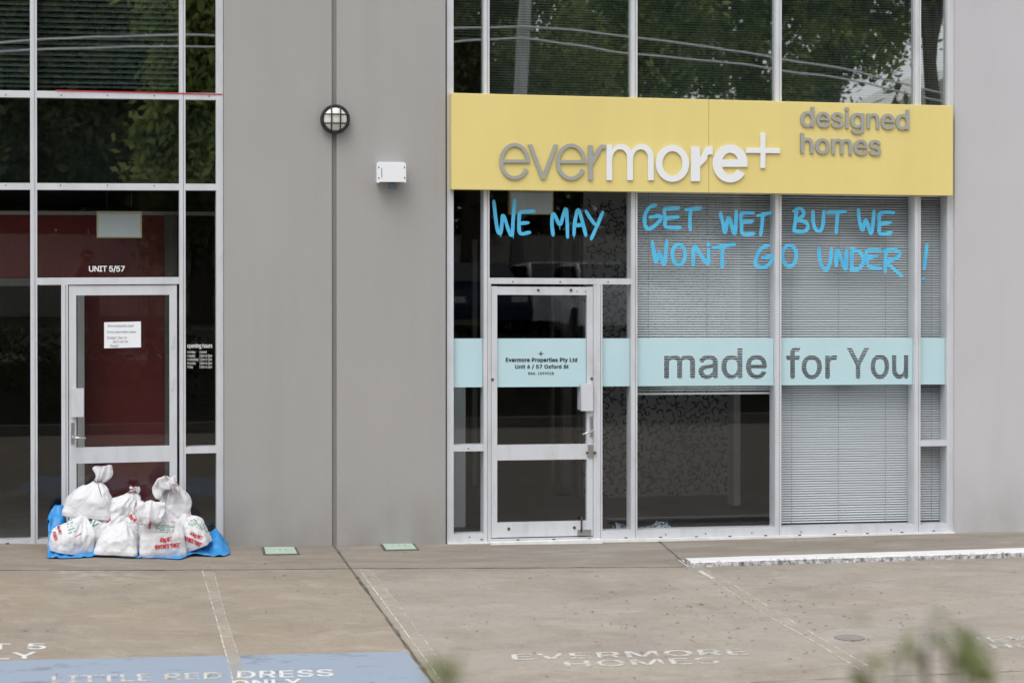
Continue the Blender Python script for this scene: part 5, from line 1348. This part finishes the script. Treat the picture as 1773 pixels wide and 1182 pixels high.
# the photographer, standing on the footpath just behind the lens
def person():
    px0, py0, zg = 0.0, -16.92, .80
    t = thing('person', 'person in a maroon shirt holding up a camera, mirrored over the left door', 'person', (px0, py0, zg))
    me = bpy.data.meshes.new('body')
    J = {'pel': (0, 0, .92, .135), 'wai': (0, .0, 1.08, .125), 'che': (0, .0, 1.26, .14), 'nk0': (0, 0, 1.42, .075), 'nk': (0, .01, 1.47, .052), 'hd0': (0, .03, 1.54, .07), 'hd1': (0, .03, 1.60, .088), 'hd2': (0, .02, 1.66, .075)}
    for s_, n_ in ((-1, 'l'), (1, 'r')):
        J.update({'sh'+n_: (s_*.17, 0, 1.37, .062), 'el'+n_: (s_*.27, .12, 1.20, .044), 'wr'+n_: (s_*.10, .24, 1.50, .028), 'pa'+n_: (s_*.075, .255, 1.56, .03),
                  'hip'+n_: (s_*.09, 0, .86, .095), 'kn'+n_: (s_*.11, .01, .47, .062), 'an'+n_: (s_*.12, -.02, .08, .042), 'to'+n_: (s_*.13, .15, .035, .035)})
    Ed = [('pel', 'wai'), ('wai', 'che'), ('che', 'nk0'), ('nk0', 'nk'), ('nk', 'hd0'), ('hd0', 'hd1'), ('hd1', 'hd2')]
    for n_ in 'lr': Ed += [('nk0', 'sh'+n_), ('sh'+n_, 'el'+n_), ('el'+n_, 'wr'+n_), ('wr'+n_, 'pa'+n_), ('pel', 'hip'+n_), ('hip'+n_, 'kn'+n_), ('kn'+n_, 'an'+n_), ('an'+n_, 'to'+n_)]
    fng = []
    for s_, n_ in ((-1, 'l'), (1, 'r')):
        for k in range(4):
            a_ = 'f%d%s1' % (k, n_); b_ = 'f%d%s2' % (k, n_); c2 = 'f%d%s3' % (k, n_); z_ = 1.585-.02*k
            J[a_] = (s_*.072, .275, z_, .010); J[b_] = (s_*.07, .30+.004*(k % 2), z_, .009); J[c2] = (s_*.045, .312, z_+.002, .008)
            Ed += [('pa'+n_, a_), (a_, b_), (b_, c2)]
        J['t%s1' % n_] = (s_*.05, .245, 1.535, .011); J['t%s2' % n_] = (s_*.028, .25, 1.528, .009); Ed += [('pa'+n_, 't%s1' % n_), ('t%s1' % n_, 't%s2' % n_)]
    names = list(J); idx = {n_: i for i, n_ in enumerate(names)}
    me.from_pydata([J[n_][:3] for n_ in names], [(idx[a_], idx[b_]) for a_, b_ in Ed], [])
    o = bpy.data.objects.new('body', me); COL.objects.link(o); o.parent = t
    o.modifiers.new('skin', 'SKIN'); sv = me.skin_vertices[0].data if me.skin_vertices else None
    if sv is None:
        bm = bmesh.new(); bm.from_mesh(me); bm.verts.layers.skin.verify(); bm.to_mesh(me); bm.free(); sv = me.skin_vertices[0].data
    for n_, i in idx.items(): sv[i].radius = (J[n_][3], J[n_][3]); sv[i].use_root = (n_ == 'pel')
    o.modifiers.new('sub', 'SUBSURF').levels = 2; o.modifiers['sub'].render_levels = 2
    me.materials.append(m_skin)
    # clothes follow the body a few millimetres outside it
    def clothes(name, chain, m, grow):
        bm = B()
        for ch in chain:
            tube(bm, catmull([J[c_][:3] for c_ in ch], 6), [max(.03, r_) for r_ in np.interp(np.linspace(0, len(ch)-1, (len(ch)-1)*6+1), range(len(ch)), [J[c_][3]+grow for c_ in ch])], 18)
        for v in bm.verts: v.co += Vector((px0, py0, zg))
        return obj(name, bm, m, t, smooth=True)
    clothes('shirt', [('pel', 'wai', 'che', 'nk0'), ('nk0', 'shl', 'ell'), ('nk0', 'shr', 'elr')], m_shirt, .03)
    clothes('trousers', [('pel', 'hipl', 'knl', 'anl'), ('pel', 'hipr', 'knr', 'anr')], m_trouser, .022)
    def blob(name, c_, r_, m, jit=0.0, cut=None):
        bm = B(); bmesh.ops.create_uvsphere(bm, u_segments=24, v_segments=16, radius=1)
        for v in bm.verts:
            v.co = Vector((v.co.x*r_[0], v.co.y*r_[1], v.co.z*r_[2]))*(1+jit*mnoise.noise(v.co*4))
            if cut: v.co = cut(v.co)
            v.co += Vector(c_)+Vector((px0, py0, zg))
        return obj(name, bm, m, t, smooth=True)
    blob('hair', (0, -.012, 1.645), (.105, .115, .105), m_hair, .12, lambda c: Vector((c.x, min(c.y, .055), c.z)))
    for s_ in (-1, 1):
        blob('ear', (s_*.092, .01, 1.60), (.014, .026, .034), m_skin); blob('eye', (s_*.034, .112, 1.615), (.013, .008, .009), m_white)
        blob('shoe', (s_*.13, .07, .045), (.05, .14, .045), m_black)
    blob('nose', (0, .13, 1.585), (.014, .022, .024), m_skin); blob('mouth', (0, .112, 1.545), (.024, .008, .007), m_shirt)
    t2 = thing('camera_body', 'black camera held up in both hands by the mirrored person', 'camera', (px0, py0+.25, zg+1.58))
    obj('housing', bbox(px0-.065, px0+.065, py0+.20, py0+.262, zg+1.535, zg+1.625, .008), m_black, t2)
    bm = B(); tube(bm, [(px0, py0+.26, zg+1.58), (px0, py0+.305, zg+1.58)], .034, 20); obj('lens', bm, m_black, t2)
person()
# planted bank below the line of sight
cs = []
for _ in range(1500):
    x, y = rng.uniform(-16, 20), rng.uniform(-15.1, -12.95)
    hmax = 1.25 if x > 1.6 else 1.5
    top = min(hmax, 1.45+.25*(-y-13.5))
    cs.append((x, y, bankz(x, y)+rng.uniform(.0, 1)**.7*max(.1, top-.25-bankz(x, y))))
V, F = leaves(cs, 26, .12, .12, 8, 3.0); o = np_mesh('bank_planting', V, F, m_leafd, loc=(2, -14, 0)); tag(o, 'dense dark green shrubs covering the bank before the lot', 'planting', kind='stuff')
# sprigs that rise into the picture, out of focus
def sprig(label, stems, m, seed, d=3.0, leaf=.055, group='leafy sprigs before the lens'):
    r_ = random.Random(seed); g0 = CAM+ray(stems[0][0][0], 1250)*d; base = Vector((g0.x, g0.y, bankz(g0.x, g0.y)))
    t = thing('shrub', label, 'shrub', base, group)
    bm = B(); cen = []
    for tip, w in stems:
        q_ = CAM+ray(*tip)*(d+r_.uniform(-.12, .12)); b2 = base+Vector((r_.uniform(-.08, .08), r_.uniform(-.08, .08), 0))
        ln = catmull([b2, b2.lerp(q_, .5)+Vector((r_.uniform(-.04, .04), 0, 0)), q_], 10)
        tube(bm, ln, [.006*(1-.7*i/len(ln)) for i in range(len(ln))], 6)
        for i, p in enumerate(ln):
            if i > len(ln)*.5:
                for _ in range(w): cen.append(p+Vector((r_.gauss(0, .014), r_.gauss(0, .02), r_.gauss(0, .014))))
    obj('stem', bm, m_bark, t)
    V, F = leaves(cen, 2, .008, leaf, seed, 2.6); np_mesh('foliage', V, F, m, t)
sprig('blurred leafy shrub at the lower right corner of the picture', [((1604, 1084), 2), ((1600, 1120), 2), ((1640, 1118), 2), ((1655, 1128), 3), ((1690, 1132), 3), ((1562, 1150), 2), ((1540, 1165), 2), ((1672, 1150), 4)], m_leafy, 3, 2.3, .042)
sprig('faint blurred sprig at the bottom left of the drain cover', [((1492, 1140), 1)], m_leafy, 5, 2.0, .04)
sprig('small blurred pale green sprig at the bottom edge by the dark joint', [((774, 1158), 1), ((786, 1172), 1), ((768, 1180), 1)], m_leafy, 4, 1.9, .045)
